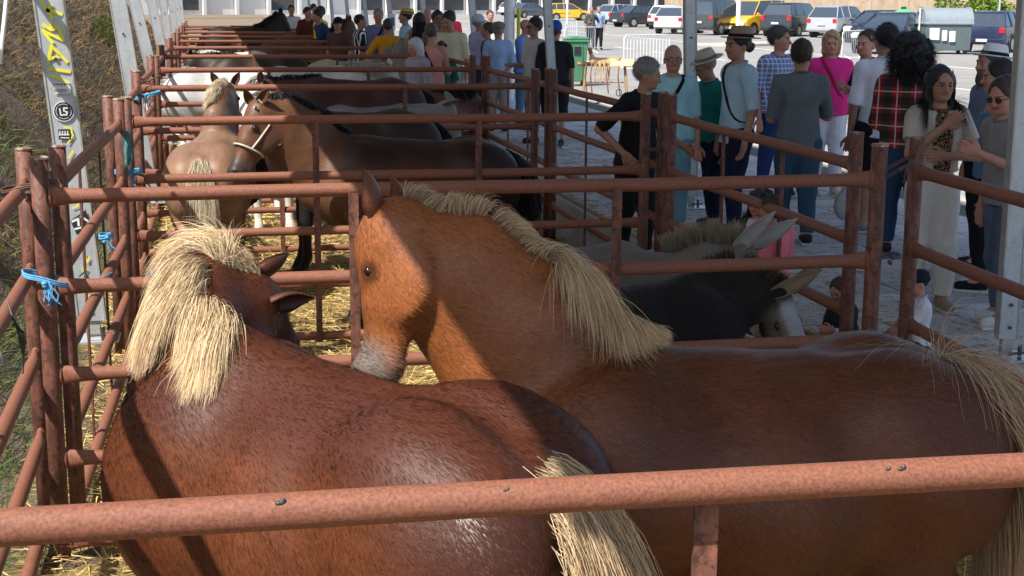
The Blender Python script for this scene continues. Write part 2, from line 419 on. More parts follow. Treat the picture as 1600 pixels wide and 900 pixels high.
for Y_ in np.linspace(8, 60, 200):
    p = atY(158, 62, Y_)
    if p[0] < -1.3 and slope_z(p[0], Y_) > p[2]: break
shrub(p[0]+.15, float(Y_), 1.25, (.85, .75, .25), 'yellow green shrub on the bare brown bank left of the second leaning post')
shrub(-2.5, 11.2, .55, (.14, .17, .16), 'dark green shrub low on the bank at the left edge')
shrub(-3.0, 13.4, .9, (.5, .55, .3), 'mid green shrub high on the bank at the top left corner')

# straw on the floor of the pens
n = 62000; r = RNG.random(n); Y = 4.2+24*r**1.5; X = -.95+4.65*RNG.random(n)
P = np.stack([X, Y, GZ+.012+RNG.random(n)*.035+.05*np.maximum(0, wob(X, Y, X*0, 2.5, 1))], 1); D = RNG.normal(size=(n, 3))*np.array([1, 1, .22]); D /= np.linalg.norm(D, axis=1)[:, None]
c = np.array([1.0, 1.0, 1.0])*(.45+RNG.random((n, 1))*.95)+RNG.normal(size=(n, 3))*.03
blades('straw', P, D, .06+.16*RNG.random(n), .0045+.00035*Y, np.clip(c, .1, 2), m_straw, 'loose yellow straw strewn over the floor of the pens', 'straw', segs=2, grav=.02, stiff=.95)
n = 11000; X = 3.72+RNG.random(n)**2.2*2.6; Y = 6+RNG.random(n)*16; P = np.stack([X, Y, .008+X*0], 1); D = RNG.normal(size=(n, 3))*np.array([1, 1, .05]); D /= np.linalg.norm(D, axis=1)[:, None]
blades('straw', P, D, .04+.07*RNG.random(n), .006, np.ones((n, 3))*(.35+RNG.random((n, 1))*.5), m_straw, 'thin scatter of straw on the paving beside the pens', 'straw', segs=1, grav=0)

# ---------------------------------------------------------------- pen panels
RZ = (1.25, .84, .43, .03, -.37); PR, RR = .040, .0325; PH = 1.42
_pc = {}
def _post():
    if 'post' not in _pc:
        b = MB(); b.tube([(0, 0, GZ-.03), (0, 0, .4), (0, 0, .9), (0, 0, PH)], PR, 14); _pc['post'] = b.mesh('post'); _pc['post'].materials.append(m_rust_post); _pc['post'].polygons.foreach_set('use_smooth', [len(p.vertices) == 4 for p in _pc['post'].polygons])
        b = MB(); b.lathe([(PR+.001, PH-.004), (PR+.003, PH+.004), (PR*.9, PH+.0085), (0.0, PH+.009)], n=14); _pc['cap'] = b.mesh('cap'); _pc['cap'].materials.append(m_cap)
    return _pc['post'], _pc['cap']
def _rail(L):
    k = round(L, 2)
    if k not in _pc:
        b = MB(); e = .16; a = PR*.8
        xs_ = [a, a+.03, a+.09, a+e, L*.3, L*.5, L*.7, L-a-e, L-a-.09, L-a-.03, L-a]
        sy = [(.4, 1.42), (.55, 1.35), (.85, 1.12), (1, 1), (1, 1), (1, 1), (1, 1), (1, 1), (.85, 1.12), (.55, 1.35), (.4, 1.42)]
        sag = [0, 0, 0, 0, .003, .002, -.003, 0, 0, 0, 0]
        b.tube([(x, 0, s_) for x, s_ in zip(xs_, sag)], RR, 16, sy=sy, up=(0, 0, 1))
        for e_, sg in ((a, 1), (L-a, -1)): b.tube([(e_-.004*sg, 0, 0), (e_+.004*sg, 0, 0), (e_+.012*sg, 0, 0), (e_+.016*sg, 0, 0)], RR, 12, sy=[(.45, 1.45), (.72, 1.56), (.72, 1.55), (.5, 1.4)], up=(0, 0, 1)); _pc[k] = b.mesh('rail'); _pc[k].materials.append(m_rust); _pc[k].polygons.foreach_set('use_smooth', [len(p.vertices) == 4 for p in _pc[k].polygons])
    return _pc[k]
def _strap():
    if 'strap' not in _pc:
        b = MB(); b.box((0, 0, .42), (.046, .012, 1.64)); _pc['strap'] = b.mesh('strap'); _pc['strap'].materials.append(m_rust_post)
    return _pc['strap']
def child(name, me, par, loc=(0, 0, 0)):
    o = bpy.data.objects.new(name, me); COL.objects.link(o); o.parent = par; o.location = loc; return o
def panel(x0, y0, x1, y1, label, cat='pen panel', group=None, posts=(1, 1), straps=(.345, .675), topz=0, yaw=None):
    L = math.hypot(x1-x0, y1-y0); t = thing('pen_panel', label, cat, (x0, y0, topz), math.atan2(y1-y0, x1-x0), group)
    pm, cm = _post()
    for i, x in enumerate((0, L)):
        if posts[i]: q = child('post', pm, t, (x, 0, 0)); child('cap', cm, q)
    rm = _rail(L)
    for z in RZ: child('rail', rm, t, (0, 0, z))
    for s_ in straps: child('strap', _strap(), t, (L*s_, -.04 if yaw is None else yaw, 0))
    return t
ORD = ['first', 'second', 'third', 'fourth', 'fifth', 'sixth', 'seventh', 'eighth', 'ninth', 'tenth', 'eleventh', 'twelfth', 'thirteenth']
DY = [2.36, 6.47, 10.38, 14.2, 17.75, 21.8, 25.6, 29.4, 33.2, 37.0, 40.8, 44.6]
XL, XR = -.70, 3.24
for k, y in enumerate(DY):
    lab = 'sunlit rust red tube panel crossing the bottom of the picture, nearest of all' if k == 0 else f'rust red tube panel running across between the {ORD[k-1]} and {ORD[k]} pens'
    dl = [(0, .0), (-.06, 0), (.10, 0), (-.02, 0), (.05, .0), (-.05, .0), (.02, 0), (.06, 0), (0, 0), (.04, 0), (0, 0), (0, 0)][k]
    panel(XL+dl[0]+(.02 if k == 0 else 0), y+(.03 if k == 1 else 0), XR+(.0 if k else .1), y-(.125 if k == 0 else 0), lab, 'cross panel', 'cross panels between the pens', straps=((.385, .74) if k == 0 else (.345, .66)), yaw=.035 if k == 0 else None)
for k in range(len(DY)-1):
    y0, y1 = DY[k], DY[k+1]
    panel(XL-(.03 if k else .14), y0+(.52 if k == 1 else .12), XL-(.0 if k else .17)+(.06 if k == 1 else 0), y1-(.18 if k else -.42), f'rust red tube side panel along the left of the {ORD[k]} pen, by the bank', 'side panel', 'left side panels of the pens', yaw=.035)
    panel(XR+.17, y0+.62 if k == 1 else y0+.1, XR+(.17 if k else .36), y1-.12 if k else y1+.30, f'rust red tube side panel along the right of the {ORD[k]} pen, by the paving', 'side panel', 'right side panels of the pens')

# ---------------------------------------------------------------- canopy
ct = thing('canopy_roof', 'pale corrugated metal canopy roof spanning above the pens and paving', 'canopy roof', (2, 1.35, 4.0))
RX0, RX1 = -1.12, 5.3
b = MB(); nx = 120; pr = []
for i in range(nx+1):
    x = RX0-2+(RX1-RX0)*i/nx; pr.append((x, .0+.55*math.sin(math.pi*i/nx)+.02*(i % 2)))
poly = pr+[(x, z-.012) for x, z in reversed(pr)]
b.prism(poly, 0, 75); b.build('roof_sheet', m_roof, ct)
for k in range(13):
    b = MB(); pts = [(RX0-2+(RX1-RX0)*i/12, 1.65+k*6.2-.2 if k else .2, -.08+.53*math.sin(math.pi*i/12)) for i in range(13)]
    b.tube(pts, .04, 6); b.build('roof_beam', m_galv, ct)
for k_, (z_, xx) in enumerate(((2.38, -1.16), (2.10, -1.22))):  # unseen tubes added to cast the two shadow bands on the left pony
    b = MB(); b.tube([(xx-2, .1, z_-4.0), (xx-2, 7.7, z_-4.0)], .036, 8); b.build('shadow_tube', m_galv, ct)
def leg(x, y, xt, zt, wd, dp, label, group, rz=0, marks=False):
    """leaning galvanised channel post with lipped edges, foot plate and adjusting bolt"""
    t = thing('canopy_leg', label, 'canopy leg', (x, y, 0), 0, group)
    k = (xt-x)/zt; ztop = 4.0
    def W(px, py, pz): return (px+k*pz, py, pz)
    R_ = Matrix.Rotation(rz, 3, 'Z')
    def bar(bb, cx, cy, sx, sy, z0, z1):
        V = []
        for z in (z0, z1):
            for ax, ay in ((-1, -1), (1, -1), (1, 1), (-1, 1)):
                p_ = R_ @ Vector((cx+ax*sx/2, cy+ay*sy/2, 0)); V.append(W(p_.x, p_.y, z))
        bb.add(V, [(3, 2, 1, 0), (4, 5, 6, 7), (0, 1, 5, 4), (1, 2, 6, 5), (2, 3, 7, 6), (3, 0, 4, 7)])
    b = MB(); bar(b, 0, 0, wd-.022, dp-.012, .13, ztop); b.build('web', m_galv, t)
    for s_ in (-1, 1):
        b = MB(); bar(b, s_*(wd/2-.006), 0, .012, dp, .13, ztop); b.build('edge_flange', m_galv_edge, t)
    b = MB(); bar(b, 0, 0, wd*.5, dp*.6, .0, .145); b.build('foot_stub', m_galv_edge, t)
    b = MB(); b.box((0, 0, .008), (.3, .26, .012)); b.build('base_plate', m_galv, t)
    b = MB(); b.tube([W(-wd*.2, -dp*.6-.04, .05), W(wd*.75, -dp*.6-.04, .055)], .009, 6); b.tube([W(wd*.35, -dp*.6-.04, .0), W(wd*.35, -dp*.6-.04, .1)], .014, 6); b.build('adjusting_bolt', m_darksteel, t)
    for z in (.2, .34, 1.75):
        b = MB(); c_ = R_ @ Vector((0, -dp/2-.003, 0)); b.tube([W(c_.x, c_.y+.006, z), W(c_.x, c_.y-.006, z)], .011, 8, up=(0, 0, 1)); b.build('bolt_head', m_darksteel, t)
    return t, k
LG = [(1570, 560, 1609), (1080, 325, 1078), (869, 232, 855), (753, 179, 737), (676, 145, 660), (620, 122, 607), (580, 105, 569), (550, 92, 541), (524, 82, 517), (505, 75, 498), (490, 68, 482)]
for i, (fx, fy, tx) in enumerate(LG):
    a_ = at(fx, fy, 0); top = atY(tx, 0, a_[1])
    leg(a_[0], a_[1], top[0], top[2], .125, .075, f'leaning galvanised canopy leg on the paving side, {ORD[i]} one counted from the right edge', 'canopy legs along the paving', rz=-.12 if i == 0 else .0)
LT = thing
LEFT = [(135, 430, 76, 9.0), (214, 180, 184, 15.2), (239, 120, 209.5, 21.4), (256, 95, 236, 27.6), (265, 78, 254, 33.8), (275, 70, 267, 40), (283, 60, 275, 46.2), (287, 60, 281, 52.4)]
legA = None
for i, (fx, fy, tx, Y) in enumerate(LEFT):
    a_ = atY(fx, fy, Y); top = atY(tx, 0, Y); k = (top[0]-a_[0])/(top[2]-a_[2]); x0 = a_[0]-k*a_[2]
    lab = 'leaning grey canopy leg by the bank with yellow graffiti letters and round sticker' if i == 0 else f'plain leaning galvanised canopy leg by the bank, number {ORD[i]} from the left'
    t_, kk = leg(x0, Y, top[0], top[2], .175 if i == 0 else .17, .10, lab, 'canopy legs along the bank')
    if i == 0: legA = (t_, kk)
leg(-.80, .15, -.97, 2.1, .17, .10, 'leaning galvanised canopy leg at the left of the nearest pen', 'canopy legs along the bank')

# graffiti and stickers on the first leg
m_yel = M('yellow_marker', (.75, .70, .06), rough=.6, var=.1)
m_stw = M('sticker_white', (.72, .72, .70), rough=.5, var=.05); m_stb = M('sticker_black', (.02, .022, .03), rough=.45)
t_, kk = legA; yF = -.05-.0045
lx, ly = t_.location.x, 9.0
def q(px, py):       # pixel of the photograph -> point on the leg's front face, local
    p_ = atY(px, py, ly+yF); return (p_[0]-lx, p_[2])
def stroke(b, pts, wd=.018, y=yF-.0):
    for i in range(len(pts)-1):
        a = np.array(pts[i]); c = np.array(pts[i+1]); d = nrm(c-a); nn = np.array([-d[1], d[0]])*wd/2; a = a-d*wd*.3; c = c+d*wd*.3
        b.add([(p_[0], y-.001*(i % 2), p_[1]) for p_ in (a-nn, c-nn, c+nn, a+nn)], [(0, 1, 2, 3)])
LETTERS = [[[(65, 3), (82, 28)], [(74, 17), (80, 7)], [(74, 16), (96, 22)]],
           [[(67, 38), (80, 47), (79, 35)], [(80, 47), (92, 43), (99, 63), (67, 48), (82, 67)]],
           [[(80, 72), (75, 96), (81, 72), (105, 97)], [(76, 92), (92, 88)]], [[(75, 107), (109, 112)]], [[(81, 118), (106, 128)]],
           [[(100, 199), (110, 200), (114, 212), (106, 224)]], [[(107, 247), (114, 236)]],
           [[(113, 325), (121, 322), (123, 314)]], [[(131, 396), (137, 410), (139, 402)]], [[(132, 428), (136, 421), (130, 419), (134, 440), (140, 436)]],
           [[(141, 460), (135, 470), (144, 476)]]]
for L_ in LETTERS:
    b = MB()
    for s_ in L_: stroke(b, [q(*p_) for p_ in s_], .019 if s_[0][1] < 130 else .011)
    b.build('graffiti', m_yel, t_)
def quad(px0, py0, px1, py1, sk=0):
    c = [q(px0, py0), q(px1, py0), q(px1+sk, py1), q(px0+sk, py1)]; return c
def qp(b, c, y): b.add([(p_[0], y, p_[1]) for p_ in c], [(3, 2, 1, 0)])
b = MB(); qp(b, quad(83, 128, 109, 146, 2), yF-.001); b.build('paper_sticker', m_stw, t_)
b = MB()
for k in range(14):
    x = 84+k*1.8; h_ = random.uniform(1.5, 5); qp(b, quad(x, 130, x+1.2, 130+h_), yF-.002)
    if k < 11: qp(b, quad(x+1, 139, x+1.8, 144), yF-.002)
b.build('sticker_print', m_stb, t_)
cx, cz = q(99.5, 174)
def disc(r, y, mat, nm, par, n=28):
    b = MB(); b.add([(cx+r*math.cos(2*math.pi*i/n), y, cz+r*math.sin(2*math.pi*i/n)) for i in range(n)], [tuple(range(n))]); return b.build(nm, mat, par)
ds = disc(.062, yF-.001, m_stw, 'round_sticker', t_); disc(.056, yF-.002, m_stb, 'black_disc', ds)
b = MB(); n = 28
for i in range(n):
    if i % 7 == 3: continue
    a0, a1 = 2*math.pi*i/n, 2*math.pi*(i+1)/n
    b.add([(cx+r*math.cos(a), yF-.003, cz+r*math.sin(a)) for r, a in ((.043, a0), (.043, a1), (.046, a1), (.046, a0))], [(0, 1, 2, 3)])
stroke(b, [(cx-.022, cz+.016), (cx-.018, cz-.022), (cx-.004, cz-.022)], .008, yF-.003); stroke(b, [(cx+.022, cz+.02), (cx+.002, cz+.02), (cx+.002, cz+.002), (cx+.02, cz-.004), (cx+.016, cz-.022), (cx-.002, cz-.02)], .009, yF-.003)
b.build('ring_print', m_stw, ds)
b = MB(); qp(b, quad(91, 202, 110, 218, 1), yF-.001); b.build('black_sticker', m_stb, t_)
b = MB()
for k in range(4): stroke(b, [q(94+k*4, 205), q(93+k*4, 211), q(96+k*4, 210)], .007, yF-.002)
stroke(b, [q(95, 215), q(108, 215.5)], .006, yF-.002); b.build('sticker_print', m_stw, t_)
b = MB(); b.add([(p_[0], yF-.001, p_[1]) for p_ in [q(110, 345), q(134, 328), q(141, 350), q(120, 367)]], [(3, 2, 1, 0)]); b.build('torn_sticker', m_stb, t_)
b = MB(); stroke(b, [q(113, 346), q(122, 342), q(123, 352)], .014, yF-.002); stroke(b, [q(126, 338), q(137, 345)], .012, yF-.002); stroke(b, [q(117, 358), q(128, 355)], .012, yF-.002); b.build('sticker_print', m_stw, t_)

# ---------------------------------------------------------------- twine and wire
def loopties(name, cx, cy, z, r, mat, label, cat, turns=3, tail=4, thick=.0035, sx=1.6, lean=0):
    b = MB()
    for k in range(turns):
        dz = random.uniform(-.012, .012)
        b.tube([(cx+math.cos(a)*r*sx, cy+math.sin(a)*r*1.2, z+dz+lean*math.cos(a)+.004*math.sin(a*3)) for a in np.linspace(0, 6.283, 20)], thick, 5, caps=False)
    for k in range(tail):
        a = random.uniform(-2.2, -.9); x = cx+.02; y = cy-r*1.25-.006; pts = [(x, y, z)]
        for j in range(6): pts.append((pts[-1][0]+random.uniform(-.014, .018), pts[-1][1]-random.uniform(0, .004), pts[-1][2]-random.uniform(.008, .024)))
        b.tube(pts, thick*.9, 5)
    for k in range(3): b.lathe([(0, -.012), (.011, -.005), (.012, .004), (0, .012)], (cx+random.uniform(-.01, .03), cy-r*1.25-.01, z+random.uniform(-.03, .01)), 6)
    o = b.build(name, mat, smooth=True); tag(o, label, cat); return o
p = atY(72, 445, 6.35); loopties('twine_tie', XL-.06+.0, 6.5, p[2], .055, m_twine, 'pale blue twine knotted round two posts at left, level with the chestnut mane', 'twine', 4, 9, .0042, 1.8, -.03)
p = atY(205, 270, 10.2); loopties('twine_tie', -.6, 10.3, p[2], .055, m_twine, 'pale blue twine tied round the posts left of the sorrel horse, below the teal rag', 'twine', 3, 3, .005, 1.7)
p = atY(232, 150, 13.9); loopties('twine_tie', -.62, 14.0, p[2], .06, m_twine, 'pale blue twine looped round post tops of the third pen', 'twine', 3, 2, .006, 2.2, .03)
p = atY(172, 445, 8.6); loopties('twine_tie', -.66, 8.75, .70, .05, m_twine, 'dark blue twine bound round a middle side rail in front of the graffiti leg', 'twine', 3, 2, .005, .8)
b = MB(); p = [atY(150, 437, 7.5)+0, atY(160, 440, 7.8), atY(140, 440, 7.4), atY(133, 420, 7.2), atY(126, 405, 7.1)]; b.tube([tuple(v) for v in (atY(176, 425, 8.2), atY(150, 440, 7.6), atY(140, 438, 7.4), atY(133, 424, 7.25), atY(124, 432, 7.1))], .004, 5); tag(b.build('twine_tie', m_twine), 'slack blue twine strung from side rail behind the left corner posts', 'twine')
b = MB()
for k in range(16):
    pts = [(-.60+random.uniform(-.02, .02), 10.2+random.uniform(-.02, .0), 1.20)]
    for j in range(6): pts.append((pts[-1][0]+random.uniform(-.015, .017), pts[-1][1]-random.uniform(-.004, .006), pts[-1][2]-.045))
    b.tube(pts, [.016, .02, .018, .014, .012, .008, .004], 5)
tag(b.build('rag', m_tealrag, smooth=True), 'torn teal rag stuffed between two post tops at the second cross panel', 'rag')
m_wire = M('rusty_wire', (.10, .05, .035), rough=.6)
loopties('wire_tie', XR+.10, 6.5, 1.30, .05, m_wire, 'rusty wire twisted round the corner post tops in front of the leopard top woman', 'wire', 3, 1, .004, 2.3, .06)
loopties('wire_tie', XR+.06, 6.5, .86, .05, m_darksteel, 'dark wire round the corner posts at the middle rail, by the black cap', 'wire', 2, 0, .004, 2.0, .0)
loopties('wire_tie', XL-.12, 6.6, 1.28, .06, m_wire, 'brown wire loop binding the two leftmost posts', 'wire', 2, 1, .0045, 2.0, .02)
loopties('wire_tie', XR+.06, 10.35, 1.0, .05, m_wire, 'dark wire wound round the post pair beside the man in black', 'wire', 4, 1, .005, 1.8, .0)
loopties('wire_tie', -.60, 14.1, 1.33, .05, m_wire, 'thin wire loop between post tops of the third cross panel', 'wire', 2, 1, .004, 2.4, .05)
b = MB(); b.tube([tuple(atY(13, -30, 6)), tuple(atY(6, 40, 6)), tuple(atY(-1, 100, 6))], .009, 6); tag(b.build('cable', m_whitemetal), 'thin pale cable hanging at the top left corner', 'cable')
b = MB(); 
for k in range(5): b.tube([tuple(atY(x_, y_, 5.9)) for x_, y_ in ((12+k*2, 470+k*9), (28+k*3, 520), (36, 560+k*6), (28, 575), (8, 560+k*5), (-5, 540))], .003, 5)
tag(b.build('wire_coil', m_darksteel, smooth=True), 'tangle of dark wire hanging at the left edge beyond the first side panel', 'wire')
# wire mesh fence at far left bottom

# ---------------------------------------------------------------- animals
def coat(name, rough=.42, bump=.5, spec=.35, sheen=0):
    mt = M(name, (1, 1, 1), rough=rough, var=.22, vs=7, vdet=6, attr=True, c2=(1, 1, 1), thr=(.3, .62), bump=bump, bs=34, spec=spec, sheen=sheen, stretch=(1, 3.2, 2.2), dist=.004)
    return mt
m_coat = coat('horse_coat', .42, .6, .28); m_coat_far = coat('horse_coat_far', .55, .3, sheen=0); m_shaggy = coat('donkey_coat', .85, .9, .15, .1)
m_hair = M('mane_hair', (1, 1, 1), rough=.5, var=.12, vs=12, attr=True, spec=.4)
m_fur = M('coat_hair', (1, 1, 1), rough=.36, var=.1, vs=12, attr=True, spec=.5)
m_eye = M('dark_eye', (.012, .008, .006), rough=.08, spec=.8)
m_leather = M('pale_halter_webbing', (.55, .50, .40), rough=.7, var=.15, vs=40, bump=.3, bs=200)

def ear_mesh(L, wd, open_dir, up, tip_bend=(0, 0, 0)):
    """cupped leaf-shaped ear: outer and inner skin"""
    up = nrm(up); o = np.array(open_dir, float); o = nrm(o-up*(o@up)); s = np.cross(up, o); n, k = 12, 9; V = []
    for sk in (1, .80):
        for i in range(n):
            t = i/(n-1); w_ = wd*(math.sin(math.pi*min(1, .26+.75*t)**1.0)**.75 if t < 1 else 0.02)*sk; ang = math.radians(250-130*t)
            for j in range(k):
                a = (j/(k-1)-.5)*ang
                V.append(up*L*t+s*math.sin(a)*w_-o*math.cos(a)*w_*.75+np.array(tip_bend)*t*t*L+(o*.004 if sk < 1 else 0))
    Q = []
    for L_ in (0, 1):
        for i in range(n-1):
            for j in range(k-1):
                a = L_*n*k+i*k+j; q_ = [a, a+1, a+k+1, a+k]; Q.append(q_ if L_ == 0 else q_[::-1])
    for i in range(n-1):
        for j in (0, k-1):
            a = i*k+j; Q.append([a, a+k, a+k+n*k, a+n*k])
    for j in range(k-1): a = (n-1)*k+j; Q.append([a, a+1, a+1+n*k, a+n*k])
    return np.array(V), np.array(Q)

def horse(name, label, cat, loc, heading, S_, neck, muz, hup, cf, mane=None, tail=None, res=.014, ear=.13, earw=.035, eardir=None, fur=0, mat=None, fat=1.0, legs=True, donkey=False, group=None, jaw=1.0, headL=.50, hair_col=(.8, .62, .36), hips=1.0, dark_tail=None, foreleg=None, zoff=GZ, earspread=.065, neckr=1.0, thickneck=1.0, lift=.22, xs_=.94):
    """neck: crest points (local, unit size) from withers to poll; muz: muzzle point; hup: forehead direction"""
    t = thing(name, label, cat, (loc[0], loc[1], zoff), math.radians(heading), group)
    pr = []; A = pr.append; Fy = fat
    A(seg((.34, 0, .79), (-.08, 0, .74), .27*Fy, .305*Fy, .1)); A(seg((-.08, 0, .74), (-.42, 0, .82), .305*Fy, .26, .12))
    for s in (-1, 1):
        A(ell((-.44, s*.125, .885), (.27, .185*hips, .225), .05)); A(ell((-.64, s*.12, .78), (.16, .15, .24), .10))
        A(ell((.36, s*.15, .80), (.19, .125*Fy, .28), .12))
        A(seg((-.50, s*.15, .76), (-.45, s*.16, .54), .17, .11, .1)); A(seg((-.45, s*.16, .55), (-.67, s*.15, .43), .095, .058, .06))
        A(seg((-.67, s*.15, .43), (-.645, s*.15, .15), .050, .038, .03)); A(seg((-.645, s*.15, .15), (-.595, s*.15, .07), .042, .042, .03)); A(seg((-.59, s*.15, .06), (-.575, s*.15, .012), .048, .064, .015, cap=True))
        A(seg((.38, s*.15, .72), (.34, s*.15, .55), .13, .085, .08)); A(seg((.34, s*.15, .56), (.365, s*.15, .34), .075, .052, .05))
        fx = (foreleg[0 if s < 0 else 1] if foreleg else 0)
        A(seg((.365, s*.15, .34), (.36+fx, s*.15, .14), .048, .036, .03)); A(seg((.36+fx, s*.15, .14), (.40+fx, s*.15, .07), .040, .040, .03)); A(seg((.405+fx, s*.15, .06), (.42+fx, s*.15, .012), .046, .062, .015, cap=True))
    A(ell((.50, 0, .76), (.19, .23*Fy, .26), .12))
    A(seg((.30, 0, 1.02), (.02, 0, .985), .085, .06, .16)); A(seg((-.2, 0, .985), (-.45, 0, 1.03), .04, .05, .14))
    if fat > 1.02:    # the crease along the back of a fat pony
        A(dict(seg((-.66, 0, 1.105), (-.30, 0, 1.150), .035, .030, .07, neg=True)))
    A(seg((-.68, 0, .99), (-.74, 0, .90), .05, .045, .05))
    ntrunk = len(pr)
    # neck: crest chain and throat chain
    N = [np.array(p, float) for p in neck]; M_ = np.array(muz, float); P = N[-1]; d = nrm(M_-P); M_ = P+d*headL
    u = np.array(hup, float); u = nrm(u-d*(u@d)); w_ = np.cross(u, d)
    k = len(N); low = []
    for i, p in enumerate(N):
        tt = i/(k-1); tg = nrm(N[min(i+1, k-1)]-N[max(i-1, 0)]); lat = np.cross(tg, (0, 0, 1)); lat = nrm(lat); dn = np.cross(tg, lat); dn = dn if dn[2] < 0 else -dn
        low.append((p+dn*(.34*(1-tt)+.115*tt)*neckr, lat, .19*(1-tt)+.070*tt))
    for i in range(k-1):
        lat = low[i][1]
        A(seg(N[i]-np.array([0, 0, .05*(1-i/(k-1))]), N[i+1]-(np.array([0, 0, .035]) if i == k-2 else 0), .075, .060, .11, n=lat, s=.85))
        A(seg(low[i][0], low[i+1][0], low[i][2]*.95, low[i+1][2]*.95, .12, n=lat, s=.82*thickneck)); md = (N[i]+low[i][0])/2; md2 = (N[i+1]+low[i+1][0])/2
        A(seg(md, md2, .16*(1-i/(k-1))+.09*(i/(k-1)), .16*(1-(i+1)/(k-1))+.062*((i+1)/(k-1)), .09, n=lat, s=.8*thickneck))
    H = headL/.5
    A(seg(P+d*.02*H-u*.015, P+d*.24*H-u*.02, .088*H, .082*H, .06, n=w_, s=.85)); A(seg(P+d*.20*H-u*.02, P+d*.46*H-u*.022, .076*H, .054*H, .05, n=w_, s=.78))
    for s in (-1, 1):
        A(ell(P+d*.17*H-u*.095*H+w_*s*.035*H, (.130*H*jaw, .040*H, .108*H*jaw), .028, ax=(d, w_, u)))
        A(ell(P+d*.165*H+u*.018*H+w_*s*.068*H, (.045*H, .018*H, .022*H), .02, ax=(d, w_, u)))
        A(ell(P+d*.475*H+u*.0+w_*s*.035*H, (.03*H, .025*H, .03*H), .03, ax=(d, w_, u)))
    A(ell(P+d*.465*H-u*.03*H, (.065*H, .056*H, .062*H), .04, ax=(d, w_, u))); A(ell(P+d*.455*H-u*.088*H, (.05*H, .038*H, .03*H), .02, ax=(d, w_, u)))
    A(seg(P+d*.25*H-u*.10*H, P+d*.42*H-u*.085*H, .035*H, .028*H, .04))
    for s in (-1, 1): A(seg(P+d*.49*H+w_*s*.05*H, P+d*.475*H+w_*s*.035*H-u*.012, .016*H, .012*H, .012, neg=True))
    def lz(v): return v*(1+lift/.55) if v < .55 else v+lift
    for p in pr[:ntrunk]:
        for kk in ('a', 'b', 'c'):
            if kk in p: p[kk] = np.array([p[kk][0]*xs_, p[kk][1], lz(p[kk][2])])
    V, Q = sdf_mesh(pr, res)
    info = dict(lift=lift, P=P, d=d, u=u, w=w_, H=H, N=N, M=M_)
    C = cf(V, info); V = V*S_
    body = link('body', mesh_np('body', V, Q, C), mat or m_coat, t)
    # eyes, ears
    for s in (-1, 1):
        b = MB(); c_ = (P+d*.165*H+u*.006*H+w_*s*.082*H)*S_; b.lathe([(0, -.018*H*S_), (.012*H*S_, -.011*H*S_), (.0165*H*S_, 0), (.012*H*S_, .011*H*S_), (0, .018*H*S_)], tuple(c_), 10); e_ = b.build('eye', m_eye, t, smooth=True)
        ed = eardir[0 if s < 0 else 1] if eardir else (-d*.25+u*.35+w_*s*.45-d*.5)
        base = P-d*.01+u*.045*H+w_*s*earspread*H
        Ve, Qe = ear_mesh(ear, earw, (u*.3+w_*s*.9 if not eardir or len(eardir) < 3 else eardir[2]), ed); Ve = Ve+base
        Ce = cf(Ve, info, ear=True)
        m_ = np.arange(len(Ve)) >= len(Ve)//2; Ce[m_] = Ce[m_]*(1.6 if donkey else .8)
        link('ear', mesh_np('ear', Ve*S_, Qe, Ce), mat or m_coat, t)
    rng = RNG
    if mane:
        # mane: dict(n,len,side(function of t -> lateral push), t0,t1, up, col)
        n = mane.get('n', 3000); tt = mane.get('t0', 0)+(mane.get('t1', 1)-mane.get('t0', 0))*rng.random(n)
        if 'dens' in mane: tt = tt[rng.random(n) < np.array([mane['dens'](a) for a in tt])]; n = len(tt)
        Nn = np.array(N); idx = tt*(len(Nn)-1); i0 = np.clip(idx.astype(int), 0, len(Nn)-2); fr = (idx-i0)[:, None]
        C0 = Nn[i0]*(1-fr)+Nn[i0+1]*fr; TG = Nn[i0+1]-Nn[i0]; TG /= np.linalg.norm(TG, axis=1)[:, None]
        LT_ = np.cross(TG, np.array([0, 0, 1.0])); LT_ /= np.linalg.norm(LT_, axis=1)[:, None]
        UP = np.cross(LT_, TG); UP[UP[:, 2] < 0] *= -1
        R0 = C0+UP*.035+LT_*rng.normal(size=(n, 1))*mane.get('rootw', .010)
        # drop roots onto the skin
        for _ in range(4): R0 = R0-sdf_grad(pr, R0)*sdf_at(pr, R0)[:, None]
        sd = np.array([mane['side'](a) for a in tt])[:, None]
        D0 = UP*mane.get('up', .8)+LT_*sd+TG*mane.get('fwd', 0)+rng.normal(size=(n, 3))*mane.get('mess', .18); D0 /= np.linalg.norm(D0, axis=1)[:, None]
        ln = mane.get('len', .22)*(.40+.8*rng.random(n)**.8)*np.array([mane.get('lf', lambda a: 1)(a) for a in tt])
        cb = np.array(mane.get('col', hair_col))*(.62+.55*rng.random((n, 1)))
        clump = wob(R0[:, 0], R0[:, 1], R0[:, 2], 60)[:, None]; D0 = D0+LT_*clump*.12+TG*clump*.14; ln = ln*(1+.25*clump[:, 0])
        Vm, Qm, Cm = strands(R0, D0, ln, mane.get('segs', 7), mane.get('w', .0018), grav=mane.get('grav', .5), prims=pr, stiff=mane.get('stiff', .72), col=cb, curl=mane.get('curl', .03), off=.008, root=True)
        o = link('mane', mesh_np('mane', Vm*S_, Qm, Cm), m_hair, t, smooth=False); o['kind'] = 'stuff'
        if mane.get('fore'):
            n = mane['fore']; R0 = P+u*.07+d*.02+w_*(rng.normal(size=(n, 1))*.025)+d*rng.normal(size=(n, 1))*.02; D0 = u*.25+d*.9+rng.normal(size=(n, 3))*.22
            Vm, Qm, Cm = strands(R0, D0, .10+.12*rng.random(n), 5, .003, grav=.3, prims=pr, col=np.array(mane.get('col', hair_col))*(.6+.5*rng.random((n, 1))), off=.006)
            o = link('forelock', mesh_np('forelock', Vm*S_, Qm, Cm), m_hair, t, smooth=False); o['kind'] = 'stuff'
